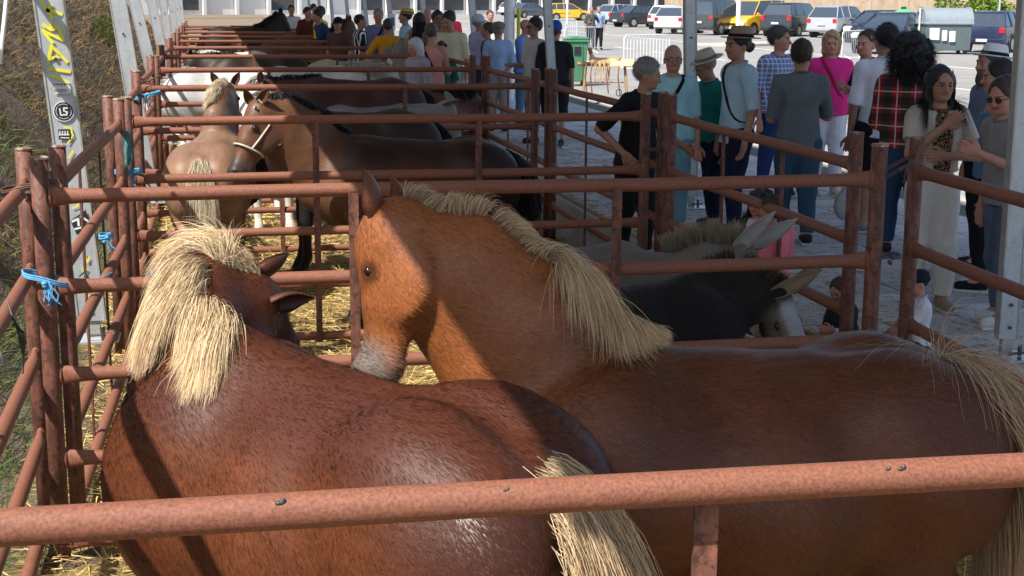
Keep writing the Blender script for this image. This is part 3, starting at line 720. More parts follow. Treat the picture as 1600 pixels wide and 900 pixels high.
    if tail:
        n = tail.get('n', 2500); tc = np.array(tail.get('col', hair_col)); r0 = rng.random((n, 1)); top = np.array([tail.get('rx', -.70)*xs_, tail.get('ry', 0), 1.01+lift]); bot = np.array([-.80*xs_, 0, .74+lift])
        R0 = top+(bot-top)*r0+rng.normal(size=(n, 3))*np.array([.01, tail.get('rs', .022), .01])
        if 'rx' in tail:
            for _ in range(3): R0 = R0-sdf_grad(pr, R0)*sdf_at(pr, R0)[:, None]
        D0 = np.array([-.75, 0, -.2])*(1-r0)+np.array([-.15, 0, -1])*r0+rng.normal(size=(n, 3))*tail.get('mess', .16)+np.array([0, tail.get('side', 0), 0]); D0 /= np.linalg.norm(D0, axis=1)[:, None]
        ln = tail.get('len', .55)*(.5+.6*rng.random(n))*(1-.25*r0[:, 0])
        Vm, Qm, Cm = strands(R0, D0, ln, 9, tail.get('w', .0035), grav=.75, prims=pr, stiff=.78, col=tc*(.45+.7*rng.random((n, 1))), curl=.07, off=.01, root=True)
        o = link('tail', mesh_np('tail', Vm*S_, Qm, Cm), m_hair, t, smooth=False); o['kind'] = 'stuff'
    if fur:
        tri = rng.integers(0, len(Q), fur); a, b_, c_, d_ = (V[Q[tri, i]] for i in range(4)); r1 = rng.random((fur, 1)); r2 = rng.random((fur, 1)); R0 = (a*(1-r1)+b_*r1)*(1-r2)+(d_*(1-r1)+c_*r1)*r2
        Nn = np.cross(b_-a, d_-a); Nn /= np.maximum(1e-9, np.linalg.norm(Nn, axis=1))[:, None]
        k_ = R0[:, 2] > .65; R0, Nn, tri_ = R0[k_], Nn[k_], tri[k_]
        fl = np.array([-.75, 0, -.65])+np.zeros_like(R0); fl[:, 0] += .5*wob(R0[:, 0], R0[:, 1], R0[:, 2], 4, 1); fl[:, 2] += .4*wob(R0[:, 0], R0[:, 1], R0[:, 2], 5, 2)
        fl = fl-Nn*(fl*Nn).sum(1)[:, None]; fl /= np.maximum(1e-6, np.linalg.norm(fl, axis=1))[:, None]
        D0 = fl+Nn*.22+rng.normal(size=R0.shape)*.10; D0 /= np.linalg.norm(D0, axis=1)[:, None]
        cb = C[Q[tri_, 0]]*(.55+1.1*rng.random((len(R0), 1))**1.6)
        # short flat hairs lying on the coat, width axis along the skin
        L1 = (.014+.014*rng.random(len(R0)))[:, None]; sdv = np.cross(Nn, D0); sdv /= np.maximum(1e-9, np.linalg.norm(sdv, axis=1))[:, None]; wv = .0010
        base = R0-Nn*.001; Vf = np.stack([base+sdv*wv, base-sdv*wv, base+D0*L1], 1).reshape(-1, 3); Qf = np.arange(len(Vf)).reshape(-1, 3)
        o = link('coat_hair', mesh_np('coat_hair', Vf, Qf, np.repeat(cb, 3, axis=0)), m_fur, t, smooth=False); o['kind'] = 'stuff'
    t['_'] = 0; del t['_']
    info.update(t=t, pr=pr, S=S_); return info

def sm(a, b, x): t = np.clip((x-a)/(b-a), 0, 1); return (t*t*(3-2*t))[:, None]
def mixc(A, B, f): return A*(1-f)+np.array(B)*f
def cf_make(base, bw=.04, face=None, muzzle=None, legs=None, back=None, belly=None, neckc=None, blaze=None, mott=.12, earc=None, rump=None, msz=.16):
    def cf(V, I, ear=False):
        V = V.copy(); lf = I['lift']; n = len(V); C = np.tile(np.array(base, float), (n, 1)); x, y, z = V.T.copy(); z = np.where(z < .55+lf, z*.55/(.55+lf), z-lf)
        C = C*(1+mott*(wob(x, y, z, 9)+.7*wob(x, y, z, 23, 2)))[:, None]
        if ear and earc is not None: return np.tile(np.array(earc, float), (n, 1))
        if neckc is not None: C = mixc(C, neckc, sm(.25, .62, x))
        if rump is not None: C = mixc(C, rump, sm(-.35, -.6, x))
        if back is not None: C = mixc(C, back, sm(.93, 1.03, z)*sm(.6, .3, x))
        if belly is not None: C = mixc(C, belly, sm(.72, .5, z))
        if legs is not None: C = mixc(C, legs, sm(.52, .36, z))
        dm = np.linalg.norm(V-I['M'], axis=1)
        if face is not None: C = mixc(C, face, sm(.27, .12, np.linalg.norm(V-(I['P']+I['d']*.24+I['u']*.05), axis=1))*sm(.02, .10, (V-I['P'])@I['d']))
        if blaze is not None:
            q = V-I['P']; uu = q@I['u']; ww = np.abs(q@I['w']); dd = q@I['d']
            C = mixc(C, blaze, sm(bw, bw*.6, ww)*sm(.0, .04, uu)*sm(.02, .10, dd)*sm(.5, .42, dd))
        for s_ in (-1, 1): C = mixc(C, np.array(base)*.25, .8*sm(.045, .018, np.linalg.norm((V-(I['P']+I['d']*.165*I['H']+I['w']*s_*.08*I['H']))/np.array([1, 1, 1]), axis=1)))
        if muzzle is not None: C = mixc(C, muzzle, sm(msz, msz*.5, dm))
        C = mixc(C, (.03, .027, .025), sm(.055, .03, z)); return np.clip(C, .002, 1)
    return cf

FAST_RES = 1.0
def loc_of(S_, heading, wx, wy):     # world XY -> local unit
    pass
def tolocal(info_loc, heading, S_, pts, zoff=GZ):
    a = math.radians(heading); out = []
    for p in pts:
        dx, dy = p[0]-info_loc[0], p[1]-info_loc[1]
        out.append(((dx*math.cos(a)+dy*math.sin(a))/S_, (-dx*math.sin(a)+dy*math.cos(a))/S_, (p[2]-zoff)/S_))
    return out
# the two chestnuts in the nearest pen
LLoc, LH, LS = (.28, 3.77), 131, 1.2
ln_ = tolocal(LLoc, LH, LS, [atY(450, 605, 3.85), atY(358, 575, 4.0), atY(304, 512, 4.15), atY(312, 455, 4.30), atY(390, 466, 4.38)])
lm_ = tolocal(LLoc, LH, LS, [atY(452, 600, 4.62)])[0]
def wdir(heading, v):
    a = math.radians(heading); return np.array([v[0]*math.cos(a)+v[1]*math.sin(a), -v[0]*math.sin(a)+v[1]*math.cos(a), v[2]])
hl = horse('chestnut_horse', 'liver chestnut pony with thick flaxen mane turning its head right, nearest at bottom left', 'horse', LLoc, LH, LS,
    ln_, lm_, wdir(LH, (.75, -.2, .6)), cf_make((.12, .037, .015), muzzle=(.05, .025, .02), back=(.085, .026, .014), rump=(.07, .023, .013), neckc=(.125, .035, .015), mott=.16, earc=(.09, .032, .018)),
    mane=dict(n=18000, len=.19, side=lambda t: (-1.3 if t < .8 else -.6), up=.22, col=(.86, .66, .40), mess=.16, grav=.6, lf=lambda t: .8+.35*math.sin(t*3), w=.0017, t0=.27, fwd=-1.05, dens=lambda t: .5 if t < .4 else 1, rootw=.006, stiff=.78),
    tail=dict(n=13000, len=.62, col=(.70, .50, .29), side=-.12, w=.0019, mess=.10), res=.012, fat=1.04, fur=170000, ear=.115, earw=.032, xs_=.86, eardir=(wdir(LH, (.85, .1, .12)), wdir(LH, (.6, .5, .3))), thickneck=1.0, neckr=.86)
RLoc, RH, RS = (1.55, 4.0), 177, 1.155
rn_ = tolocal(RLoc, RH, RS, [atY(1000, 590, 4.02), atY(868, 462, 4.12), atY(745, 385, 4.2), atY(622, 345, 4.25)])
rm_ = tolocal(RLoc, RH, RS, [atY(572, 600, 4.22)])[0]
hr = horse('chestnut_horse', 'bright chestnut horse with a pale mane fringe standing broadside, its head down behind a strap', 'horse', RLoc, RH, RS,
    rn_, rm_, wdir(RH, (-.68, .73, -.05)), cf_make((.115, .037, .015), muzzle=(.17, .13, .11), neckc=(.30, .100, .032), rump=(.10, .031, .014), legs=(.3, .11, .05), mott=.30, earc=(.14, .05, .025)),
    mane=dict(n=12000, len=.185, side=lambda t: (-.8 if t < .40 else 1.1), up=.22, fwd=-.35, col=(.72, .52, .30), mess=.24, grav=.5, w=.0017, rootw=.006, stiff=.78, lf=lambda t: (.18+4.1*t if t < .2 else 1.0) if t < .42 else (.42 if t < .8 else .62), dens=lambda t: 1 if t < .42 else (.35 if t < .8 else .6)), 
    tail=dict(n=13000, len=.66, col=(.66, .47, .29), w=.0019, mess=.14, side=.40, rx=-.62, ry=.03, rs=.05), res=.012, fat=1.04, fur=170000, ear=.125, earw=.040, eardir=(wdir(RH, (-.15, .5, .8)), wdir(RH, (-.25, -.05, 1)), wdir(RH, (-.8, .5, 0))), headL=.43, thickneck=1.05, neckr=.92)
def placed(px, py, Y): return atY(px, py, Y)
def quickhorse(label, cat, px, Y, heading, S_, col, pose, name='horse', res=.026, dx=0, **k):
    """px: picture column of the body centre at depth Y"""
    loc = atY(px, 200, Y)[:2]; dn = k.pop('dn', 0)
    # poses: crest points + head direction in unit coordinates
    L_ = k.get('lift', .22); z0 = 1.0+L_
    PO = dict(up=([(.28, 0, z0), (.50, 0, z0+.17), (.70, 0, z0+.33)], (.93, 0, z0-.02), (.7, 0, .6)),
              level=([(.28, 0, z0), (.55, 0, z0+.03), (.80, 0, z0+.05)], (1.02, 0, z0-.38), (.85, 0, .45)),
              low=([(.28, 0, z0), (.55, 0, z0-.12), (.80, 0, z0-.30)], (.95, 0, z0-.80), (.9, 0, .2)),
              turnr=([(.28, 0, z0), (.50, -.08, z0+.15), (.66, -.22, z0+.24)], (.80, -.62, z0-.05), (.4, -.5, .7)),
              turnl=([(.28, 0, z0), (.50, .08, z0+.15), (.66, .22, z0+.24)], (.80, .62, z0-.05), (.4, .5, .7)))
    nk, mz, hu = PO[pose] if isinstance(pose, str) else pose
    return horse(name, label, cat, loc, heading, S_, nk, mz, hu, col, res=res, mat=k.pop('mat', m_coat_far), **k)
dk = dict(donkey=True, ear=.34, earw=.05, fat=.98, hips=.85, tail=dict(n=500, len=.5, col=(.10, .085, .07), w=.008))
# black donkey in the second pen, head turned to the people
Bl, BS = (2.18, 6.98), .85
nb = tolocal(Bl, 2, BS, [atY(1085, 440, 7.0), atY(1150, 425, 6.98), atY(1215, 462, 6.92)]); mbz = tolocal(Bl, 2, BS, [atY(1262, 590, 6.75)])[0]
horse('donkey', 'black donkey with pale muzzle and long ears, reaching to the children at the right rail', 'donkey', Bl, 2, BS, nb, mbz, wdir(2, (.3, -.9, .35)),
      cf_make((.016, .014, .014), muzzle=(.5, .48, .45), neckc=(.022, .018, .017), face=(.20, .16, .12), blaze=(.42, .42, .43), bw=.075, earc=(.17, .13, .085), msz=.30, belly=(.12, .1, .08)), mat=m_shaggy,
      mane=dict(n=1500, len=.09, side=lambda t: .2, up=1.2, col=(.10, .075, .05), w=.005, stiff=.95, grav=.1), res=.018, eardir=(wdir(2, (.85, -.1, .42)), wdir(2, (.75, .2, .50)), wdir(2, (0, -.9, .3))), headL=.56, earspread=.07, lift=.22, fur=26000, **dk)
Gl, GS = (1.98, 7.62), .92
ng = tolocal(Gl, 4, GS, [atY(1040, 405, 7.6), atY(1100, 395, 7.55), atY(1158, 392, 7.5)]); mg = tolocal(Gl, 4, GS, [atY(1200, 520, 7.3)])[0]
horse('donkey', 'grey donkey with sandy mane standing behind the black one, ears raised beside the girl', 'donkey', Gl, 4, GS, ng, mg, wdir(4, (.3, -.85, .4)),
      cf_make((.15, .128, .105), muzzle=(.5, .47, .42), neckc=(.21, .18, .145), blaze=(.4, .4, .4), earc=(.26, .24, .22), msz=.26), mat=m_shaggy,
      mane=dict(n=2500, len=.13, side=lambda t: .3, up=1.1, col=(.50, .40, .27), w=.005, stiff=.9, grav=.2), res=.018, eardir=(wdir(4, (.62, -.1, .62)), wdir(4, (.86, .1, .46)), wdir(4, (0, -.9, .3))), headL=.54, earspread=.07, fur=20000, **dk)
# bay horse with halter in the third pen
Yb = 11.0; Bx = atY(640, 200, Yb)[:2]
nb = tolocal(Bx, 178, 1.14, [atY(540, 222, Yb), atY(490, 190, Yb), atY(448, 172, Yb-.05), atY(408, 168, Yb-.15)]); mz = tolocal(Bx, 178, 1.14, [atY(368, 262, Yb-.30)])[0]
ib = horse('bay_horse', 'dark bay horse in a pale webbing halter standing broadside in the third pen', 'horse', Bx, 178, 1.14, nb, mz, wdir(178, (-.9, -.25, .3)),
      cf_make((.075, .030, .017), muzzle=(.05, .04, .035), legs=(.010, .009, .009), neckc=(.15, .068, .035), back=(.030, .013, .010), rump=(.035, .014, .010), belly=(.03, .014, .01)),
      mane=dict(n=4000, len=.17, side=lambda t: 1.1, up=.3, col=(.012, .010, .010), w=.003), tail=dict(n=900, len=.6, col=(.012, .01, .01), w=.007), res=.019, fat=1.05, ear=.12, mat=m_coat,
      eardir=(wdir(178, (-.45, -.2, .85)), wdir(178, (.5, -.35, .75)), wdir(178, (-.3, -.9, 0))), fur=20000, thickneck=1.1)
# its halter
P_, d_, u_, w_, H_ = (ib[k] for k in 'PduwH'); S0 = ib['S']; b = MB()
def ringpts(c, ru, rw, n=22): return [tuple((c+u_*math.cos(a)*ru+w_*math.sin(a)*rw)*S0) for a in np.linspace(0, 2*math.pi, n)]
def strapt(pts, r=.009): return MB().tube(pts, r, 6, caps=False)
strapt(ringpts(P_+d_*.30*H_-u_*.035, .105, .085), .008).build('noseband', m_leather, ib['t'])
for s in (-1, 1):
    strapt([tuple((P_+d_*t*H_+w_*s*(.080-.01*abs(t-.15)/.15)*1.05+u_*o_)*S0) for t, o_ in ((.30, -.03), (.22, -.05), (.10, -.075), (.02, -.03), (-.01, .03), (-.02, .06))], .008).build('cheek_strap', m_leather, ib['t'])
strapt([tuple((P_+d_*.04+w_*s*.09+u_*.055)*S0) for s in (-1, -.5, 0, .5, 1)], .012).build('brow_strap', m_leather, ib['t'])
strapt([tuple((P_+d_*.18*H_-u_*.19+w_*s*.06)*S0) for s in (-1, 0, 1)], .012).build('throat_strap', m_leather, ib['t'])
wf = dict(mane=dict(n=1200, len=.2, side=lambda t: .8, up=.6, col=(.6, .55, .48), w=.008), tail=dict(n=700, len=.6, col=(.60, .55, .48), w=.009))
df = dict(mane=dict(n=900, len=.18, side=lambda t: .8, up=.6, col=(.015, .012, .01), w=.009), tail=dict(n=600, len=.6, col=(.015, .012, .01), w=.009))
cA = cf_make
quickhorse('spotted white horse with black tail, mostly hidden behind the dark bay horse', 'horse', 690, 12.2, 180, .98, cA((.42, .41, .40), muzzle=(.2, .2, .2), mott=.3, neckc=(.30, .29, .28), legs=(.5, .48, .45)), 'level', **df)
quickhorse('dark horse whose black lower legs stand in the sunlit straw behind the bay', 'horse', 540, 13.2, 182, 1.18, cA((.03, .014, .01), legs=(.01, .009, .009), muzzle=(.02, .02, .02)), 'low', **df)
Ys = 12.3; Sx = atY(330, 200, Ys)[:2]
nb = tolocal(Sx, 82, 1.06, [atY(335, 168, Ys+.42), atY(345, 148, Ys+.62), atY(352, 140, Ys+.8)]); mz = tolocal(Sx, 82, 1.06, [atY(372, 190, Ys+1.3)])[0]
horse('sorrel_horse', 'sandy sorrel horse with blond tail, rump to the camera by the left posts', 'horse', Sx, 82, 1.06, nb, mz, wdir(82, (.2, .85, .5)),
      cA((.20, .09, .045), neckc=(.11, .05, .03), muzzle=(.2, .13, .1), legs=(.26, .14, .08), rump=(.30, .17, .10), back=(.24, .14, .09)), mane=dict(n=2500, len=.10, side=lambda t: -1.2, up=.3, col=(.75, .62, .42), w=.0035),
      tail=dict(n=2200, len=.5, col=(.80, .68, .48), w=.0035, side=-.35, mess=.1), res=.02, ear=.12, eardir=(wdir(82, (.45, 0, .8)), wdir(82, (-.45, 0, .8)), wdir(82, (0, -1, 0))), mat=m_coat, fat=1.0)
# fourth pen
ii_ = quickhorse('grey donkey with long dark tipped ears in the fourth pen, head by the right posts', 'donkey', 590, 16.6, 2, 1.04, cA((.19, .18, .175), muzzle=(.55, .52, .5), earc=(.2, .18, .17), neckc=(.25, .24, .23), mott=.25), ([(.28, 0, 1.2), (.52, -.02, 1.24), (.78, -.08, 1.30)], (.95, -.2, .8), (.4, -.7, .5)), name='donkey', lift=.2, eardir=(np.array((.35, -.9, .25)), np.array((-.1, .9, .35)), np.array((0, -.5, -.9))), **dict(dk, ear=.32))
quickhorse('white horse with plaited mane and tan noseband, head lowered toward the camera', 'horse', 418, 16.2, -86, 1.16, cA((.62, .57, .50), muzzle=(.3, .28, .26)), ([(.28, 0, 1.22), (.50, 0, 1.28), (.72, 0, 1.10)], (.80, 0, .62), (.95, 0, .2)), **dict(wf, mane=dict(n=900, len=.07, side=lambda t: 0.1, up=.6, col=(.3, .28, .25), w=.008)))
quickhorse('dark red brown horse standing behind the grey donkey in the fourth pen', 'horse', 545, 17.1, 180, 1.24, cA((.055, .016, .010), legs=(.02, .012, .01), muzzle=(.02, .015, .015)), 'level', **df)
quickhorse('chestnut horse with a pale face between the donkey ears in the fourth pen', 'horse', 640, 17.3, 20, 1.1, cA((.13, .05, .028), blaze=(.5, .45, .4)), 'level', **df)
# fifth and further pens
quickhorse('cream white horse with a grey rope over its back in the fifth pen', 'horse', 500, 19.8, 8, 1.25, cA((.60, .56, .48), muzzle=(.3, .28, .26)), 'level', **wf)
quickhorse('pale grey horse at the left end of the fifth pen', 'horse', 345, 20.6, 175, 1.2, cA((.50, .49, .48), muzzle=(.2, .2, .2)), 'low', **wf)
quickhorse('dun horse in the sixth pen with its ears up beside the right posts', 'horse', 560, 23.6, 5, 1.2, cA((.42, .34, .24), muzzle=(.2, .18, .15)), 'up', **wf)
quickhorse('black brown horse in the sixth pen behind the cream white one', 'horse', 400, 24.2, 185, 1.25, cA((.03, .018, .012)), 'level', **df)
quickhorse('white horse in the seventh pen, its back between two rails', 'horse', 360, 27.6, 170, 1.2, cA((.6, .58, .55)), 'low', **wf)
quickhorse('brown horse in the eighth pen under the row of posts', 'horse', 470, 31.5, 5, 1.25, cA((.09, .04, .022)), 'level', **df)
quickhorse('red brown horse in the ninth pen with raised head near the seated spectators', 'horse', 490, 35.2, 10, 1.3, cA((.11, .045, .025)), 'up', **df)
quickhorse('nearly black horse in the farthest pens, head and pricked ears above the top rails', 'horse', 385, 38.8, 5, 1.38, cA((.018, .013, .012)), 'up', res=.035, **df)

# ---------------------------------------------------------------- people
m_skin = M('skin', (1, 1, 1), rough=.55, var=.06, vs=30, attr=True, bump=.15, bs=120, spec=.4)
m_hairp = M('head_hair', (1, 1, 1), rough=.55, var=.35, vs=60, attr=True, bump=.8, bs=90, dist=.006, stretch=(1, 1, .35))
_cl = {}
def cloth(c, rough=.85, kind=None, **k):
    key = (tuple(np.round(c, 4)), kind)
    if key in _cl: return _cl[key]
    mt = M('cloth', c, rough=rough, var=.08, vs=9, bump=.8, bs=9, spec=.2, dist=.03, stretch=(1.3, 1.3, .5), **k)
    if kind:
        N, L = mt.node_tree.nodes, mt.node_tree.links; B = N['Principled BSDF']; src = B.inputs['Base Color'].links[0].from_socket
        tc = N.new('ShaderNodeTexCoord'); sp = N.new('ShaderNodeSeparateXYZ'); L.new(tc.outputs['Object'], sp.inputs[0])
        def band(sock, freq, thr, ph=0):
            a = N.new('ShaderNodeMath'); a.operation = 'MULTIPLY_ADD'; a.inputs[1].default_value = freq; a.inputs[2].default_value = ph; L.new(sock, a.inputs[0])
            f_ = N.new('ShaderNodeMath'); f_.operation = 'FRACT'; L.new(a.outputs[0], f_.inputs[0])
            g_ = N.new('ShaderNodeMath'); g_.operation = 'LESS_THAN'; g_.inputs[1].default_value = thr; L.new(f_.outputs[0], g_.inputs[0]); return g_.outputs[0]
        def over(src, fac, colr, amt=1):
            mx = N.new('ShaderNodeMix'); mx.data_type = 'RGBA'; mm = N.new('ShaderNodeMath'); mm.operation = 'MULTIPLY'; mm.inputs[1].default_value = amt; L.new(fac, mm.inputs[0]); L.new(mm.outputs[0], mx.inputs[0]); L.new(src, mx.inputs[6]); mx.inputs[7].default_value = (*colr, 1); return mx.outputs[2]
        if kind == 'check':
            for s_, f_ in ((sp.outputs['Z'], 20), (sp.outputs['Y'], 20)): src = over(src, band(s_, f_, .2), (.75, .78, .85), .75)
        if kind == 'plaid':
            src = over(src, band(sp.outputs['Y'], 7, .5), (.02, .05, .035), .85); src = over(src, band(sp.outputs['Z'], 7, .45), (.02, .02, .025), .75)
            src = over(src, band(sp.outputs['Y'], 7, .07, .3), (.65, .62, .55), .7); src = over(src, band(sp.outputs['Z'], 7, .07, .3), (.65, .62, .55), .7)
        if kind == 'leopard':
            v = N.new('ShaderNodeTexVoronoi'); v.inputs['Scale'].default_value = 55; L.new(tc.outputs['Object'], v.inputs['Vector']); r_ = N.new('ShaderNodeValToRGB'); e = r_.color_ramp.elements
            e[0].position = .28; e[0].color = (.33, .2, .1, 1); e[1].position = .34; e[1].color = (.015, .012, .01, 1); e2 = e.new(.6); e2.color = (.02, .016, .012, 1); e3 = e.new(.68); e3.color = (.40, .26, .14, 1); L.new(v.outputs['Distance'], r_.inputs[0]); src = r_.outputs[0]
        if kind == 'stripe': src = over(src, band(sp.outputs['Z'], 16, .4), (.6, .55, .55), .8)
        if kind == 'vstripe': src = over(src, band(sp.outputs['Y'], 12, .3), (.8, .8, .8), .9)
        if kind == 'blotch':
            v = N.new('ShaderNodeTexNoise'); v.inputs['Scale'].default_value = 14; L.new(tc.outputs['Object'], v.inputs['Vector']); r_ = N.new('ShaderNodeValToRGB'); r_.color_ramp.elements[0].position = .5; r_.color_ramp.elements[1].position = .54; L.new(v.outputs[0], r_.inputs[0]); src = over(src, r_.outputs[0], (.02, .02, .025), .9)
        L.new(src, B.inputs['Base Color'])
    _cl[key] = mt; return mt
SK = {'fair': (.56, .33, .24), 'tan': (.40, .21, .135), 'red': (.50, .24, .17), 'dark': (.26, .13, .08)}
HC = {'black': (.012, .010, .010), 'brown': (.055, .033, .021), 'grey': (.24, .23, .22), 'blond': (.42, .26, .12), 'dgrey': (.07, .065, .06)}
NAVY = (.012, .018, .045); JEAN = (.04, .085, .17); BLK = (.012, .012, .014); WHT = (.72, .72, .74); BEIG = (.36, .31, .24)

def rotm(yaw, pitch=0, roll=0):
    cy, sy_ = math.cos(yaw), math.sin(yaw); cp, sp_ = math.cos(pitch), math.sin(pitch); cr_, sr = math.cos(roll), math.sin(roll)
    return np.array([[cy, -sy_, 0], [sy_, cy, 0], [0, 0, 1]]) @ np.array([[cp, 0, sp_], [0, 1, 0], [-sp_, 0, cp]]) @ np.array([[1, 0, 0], [0, cr_, -sr], [0, sr, cr_]])
ARM = dict(down=((-.015, .135, .625), (.025, .14, .47)), hip=((-.05, .20, .64), (.03, .11, .56)), fwd=((.03, .13, .62), (.17, .10, .63)), rail=((.03, .15, .64), (.20, .13, .60)),
           back=((-.05, .13, .63), (-.09, .04, .54)), fold=((.06, .15, .66), (.115, -.03, .68)), chin=((.07, .12, .66), (.11, .04, .80)), reach=((.10, .12, .72), (.24, .10, .70)), low=((.08, .12, .66), (.19, .12, .54)), pocket=((-.03, .16, .63), (.03, .12, .52)))

def hand(wr, el, s, H, palmn=None):
    """palm, four unequal bent fingers and a thumb; unit coordinates"""
    wr = np.array(wr, float); d = nrm(wr-np.array(el, float)); n = nrm(np.cross(d, (0, 0, 1) if abs(d[2]) < .8 else (0, 1, 0))) if palmn is None else nrm(palmn)
    n = nrm(n-d*(n@d)); w_ = np.cross(d, n)*s; P = []; c = wr+d*.028
    P.append(seg(wr-d*.01, wr+d*.012, .0155, .015, .01)); P.append(ell(c, (.030, .009, .024), .01, ax=(d, n, w_)))
    for i, L_ in enumerate((.040, .046, .043, .034)):
        o = c+d*.022+w_*(-.018+.012*i); m1 = o+d*L_*.5+n*L_*.10*s; m2 = m1+d*L_*.30+n*L_*.34*s
        P.append(seg(o, m1, .0062, .0056, .003)); P.append(seg(m1, m2, .0056, .0045, .003))
    o = c-d*.012-w_*.020; m1 = o-w_*.014+d*.022+n*.006*s; P.append(seg(o, m1, .0085, .0068, .006)); P.append(seg(m1, m1+d*.022+n*.008*s, .0065, .0050, .003))
    return P

def person(label, px, py, H, heading, Y=None, skin='tan', hair=('short', 'brown'), shirt=None, pants=(JEAN, 'long'), shoes=(.03, .03, .03), arms=('down', 'down'), head=(0, 0), res=.012, fat=1.0, hat=None, glasses=None, lean=0, crouch=0, strap=None, beard=None, fine=False, skirt=None, extra=None, cat='person', name='person', group=None, floor=0.0, sh=1.0, vest=None, sleeve=.5, hem=.50, loose=.010):
    """px,py: picture position of the top of the head"""
    if Y is None: loc = at(px, py, H+floor)
    else: loc = atY(px, py, Y); 
    zf = floor
    if Y is not None:      # keep the head at its place in the picture, feet on the ground
        H0 = loc[2]-floor; H = H0/(1-crouch) if crouch else H0
        H = max(.9, min(1.93, H))
    t = thing(name, label, cat, (loc[0], loc[1], zf), math.radians(heading), group)
    dz = -crouch; L0 = np.array([0, 0, .5])
    RM = rotm(0, lean)
    def U(p): p = np.array(p, float); return RM @ (p-L0)+L0+np.array([0, 0, dz])
    W = .115*sh
    arm = []
    for s, a in ((1, arms[0]), (-1, arms[1])):
        e_, w_ = (ARM[a] if isinstance(a, str) else a); arm.append((s, U((0, s*(W-.012), .795)), U((e_[0], s*e_[1], e_[2])), U((w_[0], s*w_[1], w_[2]))))
    hy = .052
    if crouch > .15: kn = [(.14, s*.085, .26+.02) for s in (1, -1)]; an = [(.02, s*.07, .05) for s in (1, -1)]
    else: kn = [(.012+.02*s, s*.055, .275) for s in (1, -1)]; an = [(-.005+.03*s, s*.058, .05) for s in (1, -1)]
    hp = [np.array([0, s*hy, .50+dz]) for s in (1, -1)]
    def torso(o, k=.02): return [ell(U((0, 0, .535)), (.060*fat+o, .088*fat+o, .068+o), k), ell(U((.008*fat, 0, .62)), (.058*fat+o, .080*fat+o, .075+o), .04), ell(U((0, 0, .735)), (.064*(.6+.4*fat)+o, .096*sh+o, .095+o), .04), seg(U((-.004, -W+.03, .79)), U((-.004, W-.03, .79)), .036+o, .036+o, .04), seg(U((0, 0, .80)), U((.008, 0, .868)), .034+o*.5, .030, .03)]
    def armp(o, frac=1.0, cap=False, k=.02):
        out = []
        for s, a, b, c in arm:
            f1 = min(1, frac*2); e = a+(b-a)*f1
            out.append(seg(a, e, .0285+o, .0285+o+(.024-.0285)*f1, k, cap=cap and frac <= .5))
            if frac > .5: w2 = b+(c-b)*(frac-.5)*2; out.append(seg(b, w2, .0225+o, .0225-(.0065)*(frac-.5)*2+o, .012, cap=cap))
        return out
    def legp(o, frac=1.0, flare=0, k=.02, cap=False):
        out = []
        for i in (0, 1):
            a, b, c = hp[i], np.array(kn[i]), np.array(an[i]); f1 = min(1, frac*2); e = a+(b-a)*f1
            out.append(seg(a, e, .056*fat**.5+o, .056+o+(.036-.056)*f1+flare*.3, k, cap=cap and frac <= .5))
            if frac > .5: w2 = b+(c-b)*(frac-.5)*2; out.append(seg(b, w2, .036+o+flare*.3, .036-.014*(frac-.5)*2+o+flare, .015, cap=cap))
        return out
    rs = res/H; sk = np.array(SK[skin])
    body = torso(0)+armp(0)+legp(0)
    for i in (0, 1):
        c = np.array(an[i]); body += [seg(c, c+np.array([.075, 0, -.030]), .022, .019, .02)]
    if not fine:
        for s, a, b, c in arm: d = nrm(c-b); body += [seg(c, c+d*.05, .016, .013, .01, n=np.cross(d, (0, 0, 1))+1e-4, s=.6)]
    V, Q = sdf_mesh(body, rs); V = V*H; parts = [(V, Q, np.tile(sk, (len(V), 1))*(1+.06*wob(*V.T, 9))[:, None])]
    if fine:
        for s, a, b, c in arm:
            Vh, Qh = sdf_mesh(hand(c, b, s, H), .0042/H); parts.append((Vh*H, Qh, np.tile(sk*np.array([1.0, .93, .9]), (len(Vh), 1))))
    # head in its own frame, pivot at the neck
    piv = U((0.004, 0, .860)); HR = rotm(head[0]*math.pi/180, lean*.6+head[1]*math.pi/180)
    def hd(P): return P @ HR.T+piv
    hp_ = [seg((0, 0, -.03), (.003, 0, .03), .031, .030, .02), ell((-.004, 0, .085), (.057, .046, .055), .02), ell((.020, 0, .052), (.038, .037, .052), .02), ell((.028, 0, .024), (.028, .027, .018), .02),
           seg((.054, 0, .070), (.068, 0, .050), .0045, .0085, .010), seg((.054, -.018, .080), (.054, .018, .080), .006, .006, .012), ell((.053, 0, .034), (.007, .014, .0055), .006), ell((.046, 0, .014), (.010, .013, .008), .01)]
    for s in (-1, 1): hp_ += [ell((-.004, s*.045, .056), (.011, .005, .018), .006), ell((.040, s*.022, .050), (.014, .012, .014), .015), ell((.058, s*.0185, .066), (.007, .010, .006), .006, neg=True), ell((.050, s*.0185, .066), (.0075, .0085, .0060), .003)]
    hr_ = (.0045 if fine else max(.007, res*.6))/H
    Vh, Qh = sdf_mesh(hp_, hr_); Ch = np.tile(sk, (len(Vh), 1)); x, y, z = Vh.T
    def paint(mask, c, a=1): Ch[mask] = Ch[mask]*(1-a)+np.array(c)*a
    paint((x > .045) & (np.abs(y) < .017) & (np.abs(z-.034) < .0055), sk*np.array([.85, .45, .45])); paint((x > .03) & (z < .055) & (z > .035) & (np.abs(y) > .018), sk*np.array([1.08, .85, .8]), .6)
    hc = np.array(HC[hair[1]]) if isinstance(hair[1], str) else np.array(hair[1])
